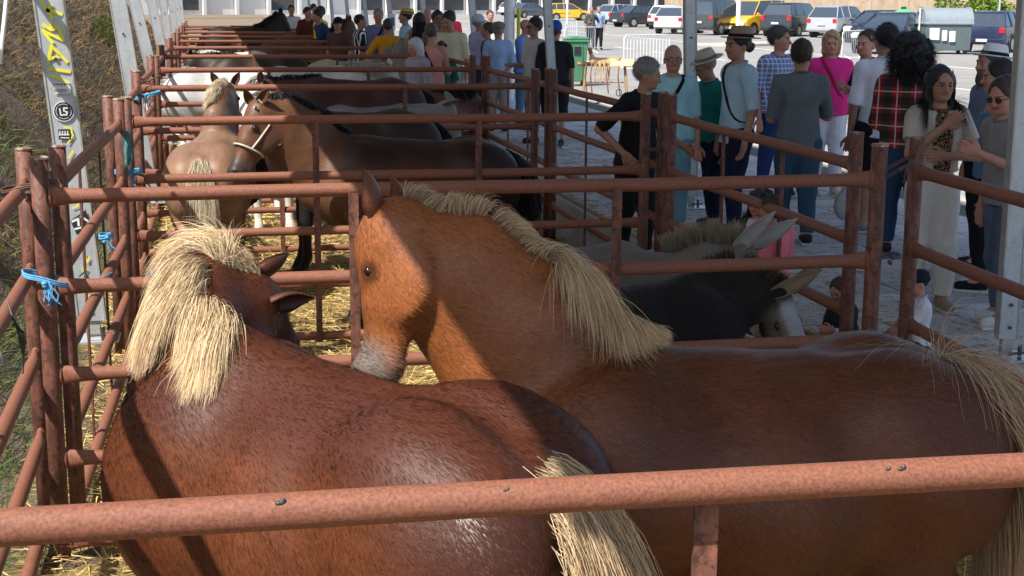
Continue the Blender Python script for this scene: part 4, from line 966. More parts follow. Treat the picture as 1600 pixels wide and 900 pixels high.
    for s in (-1, 1):
        paint((x > .044) & (np.hypot((y-s*.0185)/.0085, (z-.066)/.005) < 1), (.26, .23, .21)); paint((x > .044) & (np.hypot(y-s*.0185, z-.066) < .0045), (.015, .01, .008)); paint((x > .045) & (np.abs(y-s*.019) < .011) & (np.abs(z-.0795) < .0028), hc*.9+.01, .8)
    if beard is not None: paint((x > -.004) & (z < .046) & (z > .0) & ~((np.abs(y) < .012) & (np.abs(z-.034) < .005)), beard, .75)
    parts.append((hd(Vh)*H, Qh, Ch)); V, Q, C = join(parts)
    link('body', mesh_np('body', V, Q, C), m_skin, t)
    nz = [(.0042, 30, px*.1), (.0026, 66, px*.2)]
    # clothes
    if pants and not skirt:
        fr = {'long': .97, 'short': .52, 'crop': .85}[pants[1]]; fl = pants[2] if len(pants) > 2 else .0
        P = [ell(hp[0]*.5+hp[1]*.5+np.array([0, 0, .045]), (.066*fat, .094*fat, .055), .02)]+legp(.010+(.008 if pants[1] == 'short' else 0), fr, fl, cap=True)
        P.append(plane(U((0, 0, .578)), RM @ np.array([0, 0, 1.0]))); V, Q = sdf_mesh(P, rs, nz); link('trousers' if pants[1] != 'short' else 'shorts', mesh_np('trousers', V*H, Q), cloth(pants[0]), t)
    if skirt:
        P = [seg(U((0, 0, .60)), (0, 0, skirt[1]), .082, .11, .02, n=(1, 0, 0), s=.8, cap=True), plane(U((0, 0, .60)), (0, 0, 1.0))]; V, Q = sdf_mesh(P, rs, nz); link('skirt', mesh_np('skirt', V*H, Q), cloth(skirt[0]), t)
    if shirt is not None:
        kd = shirt[3] if len(shirt) > 3 and isinstance(shirt[3], str) else None; colr = tuple(shirt[:3])
        P = torso(loose)+(armp(loose*.9, sleeve, cap=True) if sleeve > 0 else [])+[seg(U((0, 0, .60)), U((0, 0, hem-.01)), .086*fat+loose, .100*fat+loose*1.2, .03, n=(1, 0, 0), s=.74)]
        P.append(plane(U((0, 0, hem)), RM @ np.array([0, 0, -1.0]))); P.append(plane(U((0.0, 0, .842 if sleeve > 0 else .80)), RM @ np.array([.35, 0, 1.0])))
        if sleeve == 0:
            for s in (-1, 1): P.append(ell(U((0, s*(W+.0), .80)), (.06, .045, .05), .01, neg=True))
        V, Q = sdf_mesh(P, rs, nz); link('shirt' if sleeve > 0 else 'tank_top', mesh_np('shirt', V*H, Q), cloth(colr, kind=kd), t)
        if sleeve > 0 and fine:
            b = MB(); c_ = U((.003, 0, .838)); b.tube([tuple((c_+np.array([math.cos(a)*.041, math.sin(a)*.044, -math.cos(a)*.012]))*H) for a in np.linspace(0, 6.283, 18)], .006*H, 6, caps=False); b.build('collar', cloth(tuple(np.array(colr)*.8)), t, smooth=True)
    if vest is not None: vest(t, U, H, rs, nz, torso, armp)
    # shoes
    if shoes is not None:
        for i in (0, 1):
            c = np.array(an[i]); P = [seg(c+np.array([-.012, 0, -.018]), c+np.array([.085, 0, -.026]), .026, .022, .01), seg(c, c+np.array([0, 0, -.02]), .026, .026, .01), plane((0, 0, .010), (0, 0, -1.0))]
            V, Q = sdf_mesh(P, max(.008, res*.7)/H); o = link('shoe', mesh_np('shoe', V*H, Q), cloth(shoes, rough=.6), t)
            b = MB(); b.prism([(c[0]-.038, .002), (c[0]+.108, .002), (c[0]+.112, .012), (c[0]-.038, .012)], c[1]-.027, c[1]+.027, f=lambda a, y_, z_: (a*H, y_*H, z_*H)); b.build('sole', cloth((.6, .58, .54)), o)
    # hair
    st = hair[0]; ns = [(.0022, 170, 1), (.003, 70, 2)]
    def hairmesh(P, nm='hair', colr=hc, noise=ns, r_=None):
        V, Q = sdf_mesh(P, r_ or hr_*1.3, noise); o = link(nm, mesh_np(nm, hd(V)*H, Q, np.tile(colr, (len(V), 1))), m_hairp, t); return o
    cut = [plane((.040, 0, .092), (1, 0, -.35)), plane((0.0, 0, .040), (.55, 0, -1.0))]
    cap_ = ell((-.009, 0, .088), (.0625, .0515, .0605), .01)
    if st in ('short', 'buzz', 'receding'):
        o = .0 if st == 'short' else -.004
        hairmesh([ell((-.009, 0, .090), (.0635+o, .0515+o, .0615+o), .01), plane((.046 if st == 'short' else .030, 0, .095), (1, 0, -.45)), plane((-.01, 0, .042), (1.1, 0, -1.0))])
        if fine and not hat:
            n = 2200; u = RNG.normal(size=(n, 3)); u /= np.linalg.norm(u, axis=1)[:, None]; R0 = u*np.array([.0625, .0505, .0605])+np.array([-.009, 0, .090]); k_ = (R0[:, 2] > .055+1.1*(R0[:, 0]+.01)) & (R0[:, 0]-.45*(R0[:, 2]-.095) < .043); R0 = R0[k_]; u = u[k_]; D0 = u*.35+np.array([-.35, 0, -.3])+RNG.normal(size=u.shape)*.35; D0[:, 0] += np.where(R0[:, 0] > 0, .9, 0)
            Vm, Qm, Cm = strands(hd(R0), D0 @ HR.T, .010+.008*RNG.random(len(u)), 3, .0016, grav=.25, col=hc*(.6+1.5*RNG.random((len(u), 1))), root=True); o = link('hair_strands', mesh_np('hair_strands', Vm*H, Qm, Cm), m_hair, t, smooth=False); o['kind'] = 'stuff'
    elif st == 'bob': hairmesh([cap_, seg((-.02, 0, .06), (-.018, 0, .015), .055, .052, .02, n=(0, 1, 0), s=1.06), seg((.012, .046, .09), (.018, .044, .015), .014, .012, .015), seg((.012, -.046, .09), (.018, -.044, .015), .014, .012, .015), seg((.038, -.02, .122), (.048, .028, .105), .012, .010, .01), ell((.062, 0, .05), (.04, .034, .055), .01, neg=True)])
    elif st in ('long', 'pony', 'bun'):
        P = [cap_]
        if st == 'long': P += [seg((-.03, 0, .07), (-.042, 0, -.10), .05, .036, .03, n=(1, 0, 0), s=.65), seg((.000, .044, .09), (.026, .052, -.10), .018, .013, .02), seg((.000, -.044, .09), (.022, -.055, -.12), .018, .014, .02)]
        if st == 'pony': P += [ell((-.066, 0, .085), (.018, .02, .02), .015), seg((-.075, 0, .085), (-.09, 0, -.03), .022, .012, .02)]
        if st == 'bun': P += [ell((-.068, 0, .052), (.026, .026, .025), .012)]
        P += [ell((.064, 0, .052), (.046, .036, .066), .008, neg=True)]
        if st != 'long': P += [plane((-.005, 0, .040), (.9, 0, -1.0))]
        hairmesh(P)
        if st == 'long':
            n = 1800 if fine else 400; a = RNG.random(n)*4.4+.94+.0; R0 = np.stack([np.cos(a)*.05-.012, np.sin(a)*.049, .10+RNG.normal(size=n)*.012], 1); R0 = hd(R0); D0 = np.stack([np.cos(a)*.25, np.sin(a)*.35, -1+0*a], 1); D0 /= np.linalg.norm(D0, axis=1)[:, None]
            Vm, Qm, Cm = strands(R0, D0 @ HR.T, .20+.06*RNG.random(n), 7, .0022, grav=.9, col=hc*(.7+.9*RNG.random((n, 1))), prims=body, curl=.03, off=.012); o = link('hair_strands', mesh_np('hair_strands', Vm*H, Qm, Cm), m_hair, t, smooth=False); o['kind'] = 'stuff'
    elif st == 'curly':
        hairmesh([ell((-.028, 0, .075), (.085, .088, .090), .01), seg((-.04, 0, .03), (-.045, 0, -.03), .075, .055, .03), ell((.078, 0, .04), (.05, .042, .07), .01, neg=True)], noise=[(.010, 75, 1), (.006, 150, 3)])
        n = 3800; u = RNG.normal(size=(n, 3)); u /= np.linalg.norm(u, axis=1)[:, None]; u = u[u[:, 0] < .45]; n = len(u); R0 = u*np.array([.08, .083, .088])+np.array([-.028, 0, .062]); R0[:, 2] -= .05*RNG.random(n); 
        Vm, Qm, Cm = strands(hd(R0), (u*.9+RNG.normal(size=u.shape)*.4) @ HR.T, .05+.03*RNG.random(n), 9, .0028, grav=.35, col=hc*(.6+1.2*RNG.random((n, 1))), curl=.55, stiff=.8); o = link('hair_curls', mesh_np('hair_curls', Vm*H, Qm, Cm), m_hair, t, smooth=False); o['kind'] = 'stuff'
    if beard is not None and len(np.shape(beard)) and hair[0] != 'x' and fat > 1.1:
        hairmesh([ell((.035, 0, .008), (.030, .034, .036), .01), seg((.035, 0, .0), (.045, 0, -.04), .024, .014, .02), ell((.066, 0, .036), (.012, .012, .006), .005, neg=True)], 'beard', np.array(beard))
    def hlathe(prof, nm, mat, c=(-.006, 0, 0), sx=1.18, sy=1.0, tilt=-.12, sm_=True, n=22):
        b = MB(); b.lathe(prof, (0, 0, 0), n, sx, sy); R2 = rotm(0, tilt); b.v = [tuple(hd(np.array(p) @ R2.T+np.array(c))*H) for p in b.v]; return b.build(nm, mat, t, smooth=sm_)
    if hat:
        k_, hcol = hat[0], hat[1]
        if k_ == 'fedora':
            hb = hlathe([(.083, .098), (.088, .101), (.082, .104), (.055, .103), (.052, .118), (.046, .146), (.039, .157), (.022, .154), (0, .148)], 'hat', cloth(hcol))
            hlathe([(.0560, .104), (.0528, .120), (.050, .120)], 'hat_band', cloth(hat[2] if len(hat) > 2 else BLK))
        elif k_ == 'straw':
            hlathe([(.090, .095), (.094, .099), (.088, .102), (.056, .103), (.054, .13), (.046, .148), (0, .152)], 'straw_hat', cloth(hcol)); hlathe([(.0570, .104), (.0560, .115), (.052, .115)], 'hat_band', cloth(BLK))
        elif k_ in ('cap', 'flatcap', 'visor'):
            if k_ == 'cap': hlathe([(.056, .080), (.0565, .10), (.050, .130), (.03, .150), (0, .156)], 'cap', cloth(hcol), tilt=-.05)
            if k_ == 'flatcap': hlathe([(.054, .092), (.060, .100), (.060, .125), (.045, .142), (0, .150)], 'flat_cap', cloth(hcol), sx=1.2)
            if k_ == 'visor': hlathe([(.0545, .088), (.0555, .112), (.052, .116)], 'visor_band', cloth(hcol))
            b = MB(); pts = [(.045+.052*math.cos(a), .045*math.sin(a), .094-.012*math.cos(a)+.0*a) for a in np.linspace(-1.45, 1.45, 10)]; pp = [(.04, .040, .098), (.04, -.040, .098)]
            top = pts+[(.035, .043, .1), (.035, -.043, .1)]; n = len(top); b.add([tuple(hd(np.array(p))*H) for p in top]+[tuple(hd(np.array(p)-np.array([0, 0, .004]))*H) for p in top], [tuple(range(n)), tuple(range(2*n-1, n-1, -1))]+[(i, i+n, (i+1) % n+n, (i+1) % n) for i in range(n)]); b.build('peak', cloth(hcol), t)
    if glasses:
        g = t
        for s in (-1, 1):
            b = MB(); pts = [(.0655-.004*abs(math.cos(a)), s*.0195+math.cos(a)*.0155, .066+math.sin(a)*.0115) for a in np.linspace(0, 6.283, 14)[:-1]]
            if glasses == 'sun': b.add([tuple(hd(np.array(p))*H) for p in pts]+[tuple(hd(np.array(p)-np.array([.003, 0, 0]))*H) for p in pts], [tuple(range(13)), tuple(range(25, 12, -1))]+[(i, i+13, (i+1) % 13+13, (i+1) % 13) for i in range(13)]); b.build('sunglass_lens', m_eye, t)
            else: b.tube([tuple(hd(np.array(p))*H) for p in pts+[pts[0]]], .0009*H, 5, caps=False); b.build('spectacle_rim', m_darksteel, t)
            b = MB(); b.tube([tuple(hd(np.array(p))*H) for p in ((.062, s*.034, .070), (.04, s*.047, .068), (-.006, s*.050, .064))], .0016*H, 5); b.build('temple_arm', m_black if glasses == 'sun' else m_darksteel, t)
    if strap:
        b = MB(); s = strap[0]; pr_ = torso(loose+.004); pts = []
        for a in np.linspace(0, 2*math.pi, 26):
            p = U((math.cos(a)*.10, s*(.055-.115*(1-math.sin(a))/2*1.35)*1.0, 0)); zz = .815*(1+math.sin(a))/2+.56*(1-math.sin(a))/2
            p = U((math.cos(a)*.12, s*(.05*(1+math.sin(a))/2-.10*(1-math.sin(a))/2), zz)); pts.append(p)
        pts = np.array(pts)
        for _ in range(4): pts = pts-sdf_grad(pr_, pts)*sdf_at(pr_, pts)[:, None]
        b.tube([tuple(p*H) for p in pts], .011*H, 6, caps=False, sy=[(.35, 1)]*26); b.build('bag_strap', cloth(strap[1]), t, smooth=True)
    if extra: extra(t, U, H, hd, arm)
    return t

def vest_open(col):
    def f(t, U, H, rs, nz, torso, armp):
        P = torso(.017)+armp(.014, .32, cap=True)+[seg(U((0, 0, .62)), U((0, 0, .56)), .085, .088, .03, n=(1, 0, 0), s=.85), ell(U((.09, 0, .70)), (.07, .045, .17), .01, neg=True), plane(U((0, 0, .575)), (0, 0, -1.0)), plane(U((0, 0, .84)), (.35, 0, 1.0))]
        V, Q = sdf_mesh(P, rs, nz); link('open_cardigan', mesh_np('open_cardigan', V*H, Q), cloth(col), t)
    return f
N_ = dict(fine=True, res=.0105)
# in front of the right rail, in the shade of the canopy
person('grey haired man in a black polo leaning on the pen rail beside the post pair', 996, 90, 1.72, -60, Y=10.95, skin='tan', hair=('short', 'grey'), shirt=(*BLK, ''), pants=(BLK, 'long'), arms=('rail', ((-.07, .20, .66), (.05, .14, .56))), head=(35, 8), lean=.12, fat=1.05, **N_)
person('bald man in sunglasses and pale aqua polo with a thin black shoulder strap', 1052, 70, 1.76, -100, Y=12.4, skin='red', hair=('none', 'grey'), shirt=(.38, .64, .68), pants=((.16, .30, .36), 'long'), glasses='sun', strap=(1, BLK), fat=1.15, **N_)
person('old man in cream straw fedora and dark green polo looking down to the left', 1122, 80, 1.68, 190, Y=12.6, skin='tan', hair=('short', 'grey'), shirt=(.01, .19, .16), pants=(NAVY, 'long'), hat=('fedora', (.58, .52, .40), (.2, .2, .2)), glasses='clear', head=(0, 22), lean=.12, **N_)
person('man with hair bun, brown fedora and pale blue tee, dark strap across his back', 1157, 46, 1.80, 185, Y=12.1, skin='tan', hair=('bun', 'black'), shirt=(.42, .58, .68), pants=(NAVY, 'long'), hat=('fedora', (.30, .22, .16), BLK), strap=(-1, (.02, .02, .04)), hem=.46, head=(10, 5), fat=.95, **N_)
person('grey haired man in blue and white checked shirt facing the woman in pink', 1218, 42, 1.80, -75, Y=14.6, skin='red', hair=('short', 'dgrey'), shirt=(.16, .22, .42, 'check'), pants=((.02, .05, .16), 'long'), arms=('down', 'down'), fat=1.15, head=(35, 0), **N_)
person('young man in grey tee and jeans seen from behind, black trainers with orange stripes', 1254, 63, 1.76, 78, Y=11.6, skin='tan', hair=('short', 'brown'), shirt=(.13, .15, .155), pants=((.035, .085, .14), 'long'), shoes=(.02, .02, .02), arms=('fwd', ((.05, .15, .63), (.10, .05, .66))), head=(-20, 3), hem=.47, **N_)
person('blonde woman in a bright pink top and white trousers facing the camera', 1300, 48, 1.66, -105, Y=14.6, skin='red', hair=('bob', 'blond'), shirt=(.68, .03, .24), pants=((.70, .70, .78), 'long'), shoes=(.5, .42, .25), strap=(-1, (.30, .02, .06)), fat=1.12, sleeve=.62, head=(-5, 5), hem=.49, **N_)
person('short haired man in a navy tee looking left behind the white tee man', 1357, 48, 1.78, 165, Y=13.6, skin='red', hair=('buzz', 'brown'), shirt=(.012, .018, .045), pants=(NAVY, 'long'), arms=('fold', 'fold'), head=(45, 3), shoes=(.25, .26, .25), **N_)
person('tall man in a white tee with dark collar seen from behind, black shorts', 1386, 38, 1.84, 75, Y=12.0, skin='tan', hair=('short', 'black'), shirt=(.74, .74, .82), pants=(BLK, 'short'), shoes=(.3, .3, .28), arms=('down', 'low'), hem=.47, fat=1.05, head=(15, 0), **N_)
person('person with big black curly hair and red plaid flannel shirt seen from behind', 1425, 58, 1.70, 70, Y=10.9, skin='tan', hair=('curly', 'black'), shirt=(.42, .02, .03, 'plaid'), pants=((.03, .06, .12), 'long'), arms=('fwd', 'fwd'), sleeve=.9, hem=.5, loose=.015, **N_)
person('long dark haired woman with glasses, leopard top and cream cardigan, white trousers, arms folded', 1470, 103, 1.66, -95, Y=8.9, skin='tan', hair=('long', 'black'), shirt=(.2, .12, .06, 'leopard'), pants=((.62, .58, .52), 'long', .010), shoes=(.30, .24, .18), arms=(((.05, .16, .64), (.13, -.02, .65)), ((.06, .13, .655), (.115, .02, .765))), glasses='clear', vest=vest_open((.50, .44, .36)), sleeve=.12, head=(0, 3), fat=.95, hem=.58, sh=.92, **N_)
person('bearded man in a white trilby with black band looking left', 1551, 74, 1.80, 175, Y=10.2, skin='red', hair=('short', 'dgrey'), shirt=(.14, .17, .26), pants=(BLK, 'long'), hat=('fedora', (.72, .72, .70), BLK), beard=(.10, .085, .07), fat=1.15, head=(10, 0), **N_)
person('dark haired woman in a blue denim tank top behind the sunglasses woman', 1566, 93, 1.70, 150, Y=9.4, skin='red', hair=('bun', 'black'), shirt=(.10, .20, .38), pants=(BLK, 'long'), sleeve=0, shoes=BLK, head=(10, 5), fat=1.1, **N_)
person('woman in big dark sunglasses and grey top reaching one hand out, pale jeans', 1590, 118, 1.64, 185, Y=8.35, skin='red', hair=('bun', 'brown'), shirt=(.26, .25, .24), pants=((.10, .14, .20), 'long'), glasses='sun', arms=(((.06, .13, .66), (.19, .09, .735)), 'down'), head=(20, 10), shoes=(.6, .58, .54), lean=.12, sleeve=.3, **N_)
m_pk = (.75, .22, .26)
K_ = dict(cat='child')
person('boy in a black cap and white shirt peering between the corner posts', 1440, 434, 1.15, 165, Y=7.15, skin='red', hair=('buzz', 'black'), shirt=(.7, .7, .75), hat=('cap', (.015, .018, .03)), crouch=.30, head=(10, 10), arms=('low', 'low'), pants=(NAVY, 'short'), **K_, **N_)
person('dark haired child in a coral pink top seen from behind above the donkey ears', 1207, 306, 1.25, 100, Y=8.3, skin='tan', hair=('short', 'brown'), shirt=(.80, .20, .24), crouch=.25, arms=('fwd', 'fwd'), pants=(JEAN, 'long'), floor=0, head=(20, 0), **K_, **N_)
person('girl with dark hair and pink pinafore straps reaching to the grey donkey', 1188, 296, 1.20, 200, Y=8.9, skin='red', hair=('long', 'black'), shirt=(.72, .55, .62), crouch=.25, arms=(((.08, .10, .68), (.22, .12, .60)), 'reach'), pants=(m_pk, 'short'), head=(15, 15), strap=(1, (.75, .05, .12)), **K_, **N_)
def cuff(t, U, H, hd, arm):
    s, a, b, c = arm[0]; d = nrm(c-b); o = MB(); o.tube([tuple((c-d*.05)*H), tuple((c-d*.015)*H)], .022*H, 12); o.build('white_cuff', cloth(WHT), t)
person('girl with dark ponytail and pink hair tie, arm in a white cuff touching the donkey', 1335, 446, 1.2, 185, Y=7.3, skin='red', hair=('pony', 'brown'), shirt=(.03, .03, .04), crouch=.33, arms=(((.07, .12, .66), (.17, .13, .72)), 'low'), pants=(BLK, 'long'), head=(30, 20), lean=.25, extra=cuff, **K_, **N_)
# middle distance
G_ = dict(res=.017)
person('old man in grey flat cap and light blue shirt seen from behind, beige trousers', 779, 35, 1.72, 85, Y=22.5, hair=('short', 'grey'), shirt=(.33, .45, .68), pants=((.32, .29, .26), 'long'), hat=('flatcap', (.2, .18, .16)), fat=1.1, arms=('down', 'back'), hem=.55, **G_)
person('man in a lilac shirt and pale cap half hidden behind a canopy leg', 748, 24, 1.75, 20, Y=24.5, hair=('short', 'grey'), shirt=(.42, .40, .62), pants=((.05, .05, .12), 'long'), hat=('cap', (.45, .5, .55)), fat=1.1, **G_)
person('man in a dark navy tee standing between the capped men', 763, 36, 1.7, 160, Y=23.6, hair=('short', 'brown'), shirt=(*NAVY, ''), pants=(BLK, 'long'), **G_)
person('bald man in a blue long sleeved shirt holding a white loop of rope', 819, 30, 1.75, -35, Y=24, skin='red', hair=('none', 'grey'), shirt=(.16, .27, .60), pants=((.10, .17, .28), 'long'), sleeve=.95, arms=('fwd', 'fwd'), fat=1.2, head=(20, 10), **G_)
person('dark haired man in sunglasses and off white tee looking left', 836, 28, 1.8, 195, Y=20.6, hair=('short', 'black'), shirt=(.55, .52, .48), pants=(BEIG, 'long'), glasses='sun', arms=('down', 'fwd'), hem=.47, **G_)
person('person in a black tee with blue cap behind the canopy leg by the green bin', 868, 34, 1.76, 70, Y=20.3, hair=('short', 'brown'), shirt=(.02, .02, .022), pants=(BLK, 'short'), hat=('cap', (.03, .08, .35)), fat=1.1, **G_)
person('dark haired man with moustache in a cream polo looking down at the pens', 704, 11, 1.85, -120, Y=22, skin='tan', hair=('short', 'black'), shirt=(.62, .60, .42), pants=((.4, .45, .42), 'long'), head=(-15, 18), **G_)
person('man in sunglasses and an olive tee beside the cream polo man', 684, 15, 1.8, -80, Y=23, skin='dark', hair=('short', 'black'), shirt=(.14, .13, .07), pants=(BLK, 'long'), glasses='sun', arms=('chin', 'down'), **G_)
person('grey haired woman in a pink strap top leaning an arm over the rail', 674, 37, 1.62, 60, Y=20.0, skin='red', hair=('short', 'dgrey'), shirt=(.62, .28, .26), pants=((.2, .2, .25), 'long'), sleeve=0, strap=(1, BLK), arms=('reach', 'fwd'), **G_)
person('child in black visor and green overalls behind the rail by the grey donkey', 690, 65, 1.35, -110, Y=20.5, skin='tan', hair=('short', 'brown'), shirt=(.02, .14, .09), hat=('visor', BLK), pants=((.01, .12, .08), 'long'), head=(0, 15), cat='child', **G_)
person('woman in a black and white headscarf and grey shirt by the fourth pen', 652, 59, 1.5, -150, Y=19.0, skin='red', hair=('bob', (.6, .6, .62)), shirt=(.35, .32, .36), pants=((.2, .2, .2), 'long'), head=(0, 15), **G_)
person('man in a yellow straw hat and light blue tee standing side on', 634, 9, 1.8, 170, Y=27, hair=('short', 'black'), shirt=(.35, .55, .68), pants=(BLK, 'long'), hat=('straw', (.62, .42, .14)), arms=('fwd', 'fwd'), **G_)
person('long haired woman in a black dress between two canopy legs', 655, 20, 1.7, 100, Y=25.5, hair=('long', 'black'), shirt=(.012, .012, .014), skirt=(BLK, .2), sleeve=0, **G_)
person('man in an orange yellow tee seen from behind beside a canopy leg', 606, 30, 1.75, 80, Y=25, hair=('short', 'brown'), shirt=(.62, .27, .02), pants=(NAVY, 'long'), arms=('hip', 'down'), **G_)
person('man in a purple blue shirt with a dark diagonal strap', 591, 9, 1.82, -100, Y=27.5, skin='red', hair=('short', 'grey'), shirt=(.20, .21, .42), pants=(BEIG, 'long'), strap=(1, BLK), fat=1.15, **G_)
person('short haired man in a black shirt with white shoulder stripe facing right', 562, 23, 1.75, 10, Y=27, hair=('buzz', 'black'), shirt=(.015, .015, .02, 'vstripe'), pants=((.4, .4, .45), 'long'), **G_)
F_ = dict(res=.026)
person('spectator in a bright yellow tee at the far pens', 500, 9, 1.75, 150, Y=33, hair=('short', 'brown'), shirt=(.75, .58, .02), pants=(BLK, 'long'), **F_)
person('spectator in a dark blue tee bending beside the yellow tee one', 511, 13, 1.7, 200, Y=32, hair=('short', 'black'), shirt=(.02, .05, .14), lean=.3, **F_)
person('spectator in a dark red top leaning on the farthest rails', 476, 11, 1.7, -60, Y=37, hair=('short', 'black'), shirt=(.10, .02, .02), lean=.15, **F_)
person('spectator with dark hair and black cap sitting low by the dun horse', 528, 28, 1.6, -120, Y=29, hair=('short', 'black'), shirt=(.10, .05, .045), hat=('cap', BLK), **F_)
person('man in a white shirt walking on the road behind the flat cap man', 766, 14, 1.8, -90, Y=38, hair=('short', 'brown'), shirt=(.75, .75, .72), pants=(BEIG, 'long'), skin='red', floor=-.11, **F_)
person('person in a red top beside the pale wall beyond the olive tee man', 706, 14, 1.7, -90, Y=40, hair=('short', 'brown'), shirt=(.7, .05, .08), floor=-.11, **F_)
person('bald person in white behind the sunglasses man', 668, 14, 1.75, -90, Y=30, skin='red', hair=('none', 'grey'), shirt=(.75, .75, .72), **F_)
person('person in patterned dark blouse and skirt across the road, left of a pair', 924, 2, 1.7, -90, Y=62, hair=('short', 'grey'), shirt=(.12, .11, .10, 'blotch'), pants=(BLK, 'long'), arms=('hip', 'down'), floor=-.11, **F_)
person('man in a light blue shirt and black trousers across the road, right of a pair', 936, 1, 1.75, -90, Y=63, hair=('short', 'grey'), shirt=(.30, .42, .65), pants=(BLK, 'long'), floor=-.11, **F_)
for i, (px, py, Y, c, l) in enumerate([(455, 8, 41, (.6, .6, .62), 'white'), (490, 5, 46, (.25, .3, .2), 'green')]):
    person(f'tiny distant spectator in a {l} top beyond the last pens', px, py, 1.75, -90+i*40, Y=Y, hair=('short', 'brown'), shirt=(*c, ''), **F_)

# ---------------------------------------------------------------- vehicles
RZD = -.11
m_glass = M('car_glass', (.045, .06, .075), rough=.06, spec=.9, var=.2, coat=.5)
m_tyre = M('tyre', (.02, .02, .02), rough=.85); m_rim = M('wheel_rim', (.45, .46, .48), rough=.3, metal=.7, var=.1)
m_lampr = M('tail_lamp', (.55, .02, .02), rough=.15, spec=.8); m_lampw = M('head_lamp', (.75, .78, .80), rough=.08, spec=.9); m_plate = M('number_plate', (.75, .75, .72), rough=.4)
_pt = {}
def paint(c, metal=.35):
    if c not in _pt: _pt[c] = M('car_paint', c, rough=.28, metal=metal, var=.05, vs=3, coat=.8)
    return _pt[c]
TY = dict(hatch=dict(L=4.0, W=1.72, H=1.47, st=[(-2.0, .55, .90), (-1.92, .95, .97), (-.9, .98, 1), (.7, .95, 1), (1.1, .93, .99), (1.75, .78, .93), (2.0, .52, .72)], cab=[(-1.85, -1.45), (-1.2, 1.1)], roof=(-1.45, .25), base=(-1.9, 1.1)),
          sedan=dict(L=4.5, W=1.76, H=1.42, st=[(-2.25, .55, .85), (-2.15, .97, .95), (-1.3, 1.0, 1), (.9, .95, 1), (1.9, .80, .93), (2.25, .5, .72)], roof=(-.95, .25), base=(-1.65, 1.15)),
          estate=dict(L=4.4, W=1.75, H=1.58, st=[(-2.2, .58, .90), (-2.12, 1.0, .97), (-1.0, 1.02, 1), (.9, .98, 1), (1.2, .97, .98), (1.95, .80, .92), (2.2, .52, .72)], roof=(-1.65, .35), base=(-2.1, 1.3)),
          suv=dict(L=4.5, W=1.85, H=1.70, st=[(-2.25, .65, .93), (-2.18, 1.1, .98), (-1.0, 1.12, 1), (1.0, 1.10, 1), (1.95, 1.0, .95), (2.25, .62, .82)], roof=(-1.85, .35), base=(-2.15, 1.0)),
          van=dict(L=4.1, W=1.76, H=1.85, st=[(-2.05, .65, .95), (-2.0, 1.08, .99), (-1.0, 1.1, 1), (1.0, 1.08, 1), (1.25, 1.02, .98), (1.85, .86, .92), (2.05, .55, .75)], roof=(-1.85, .45), base=(-2.0, 1.25)))
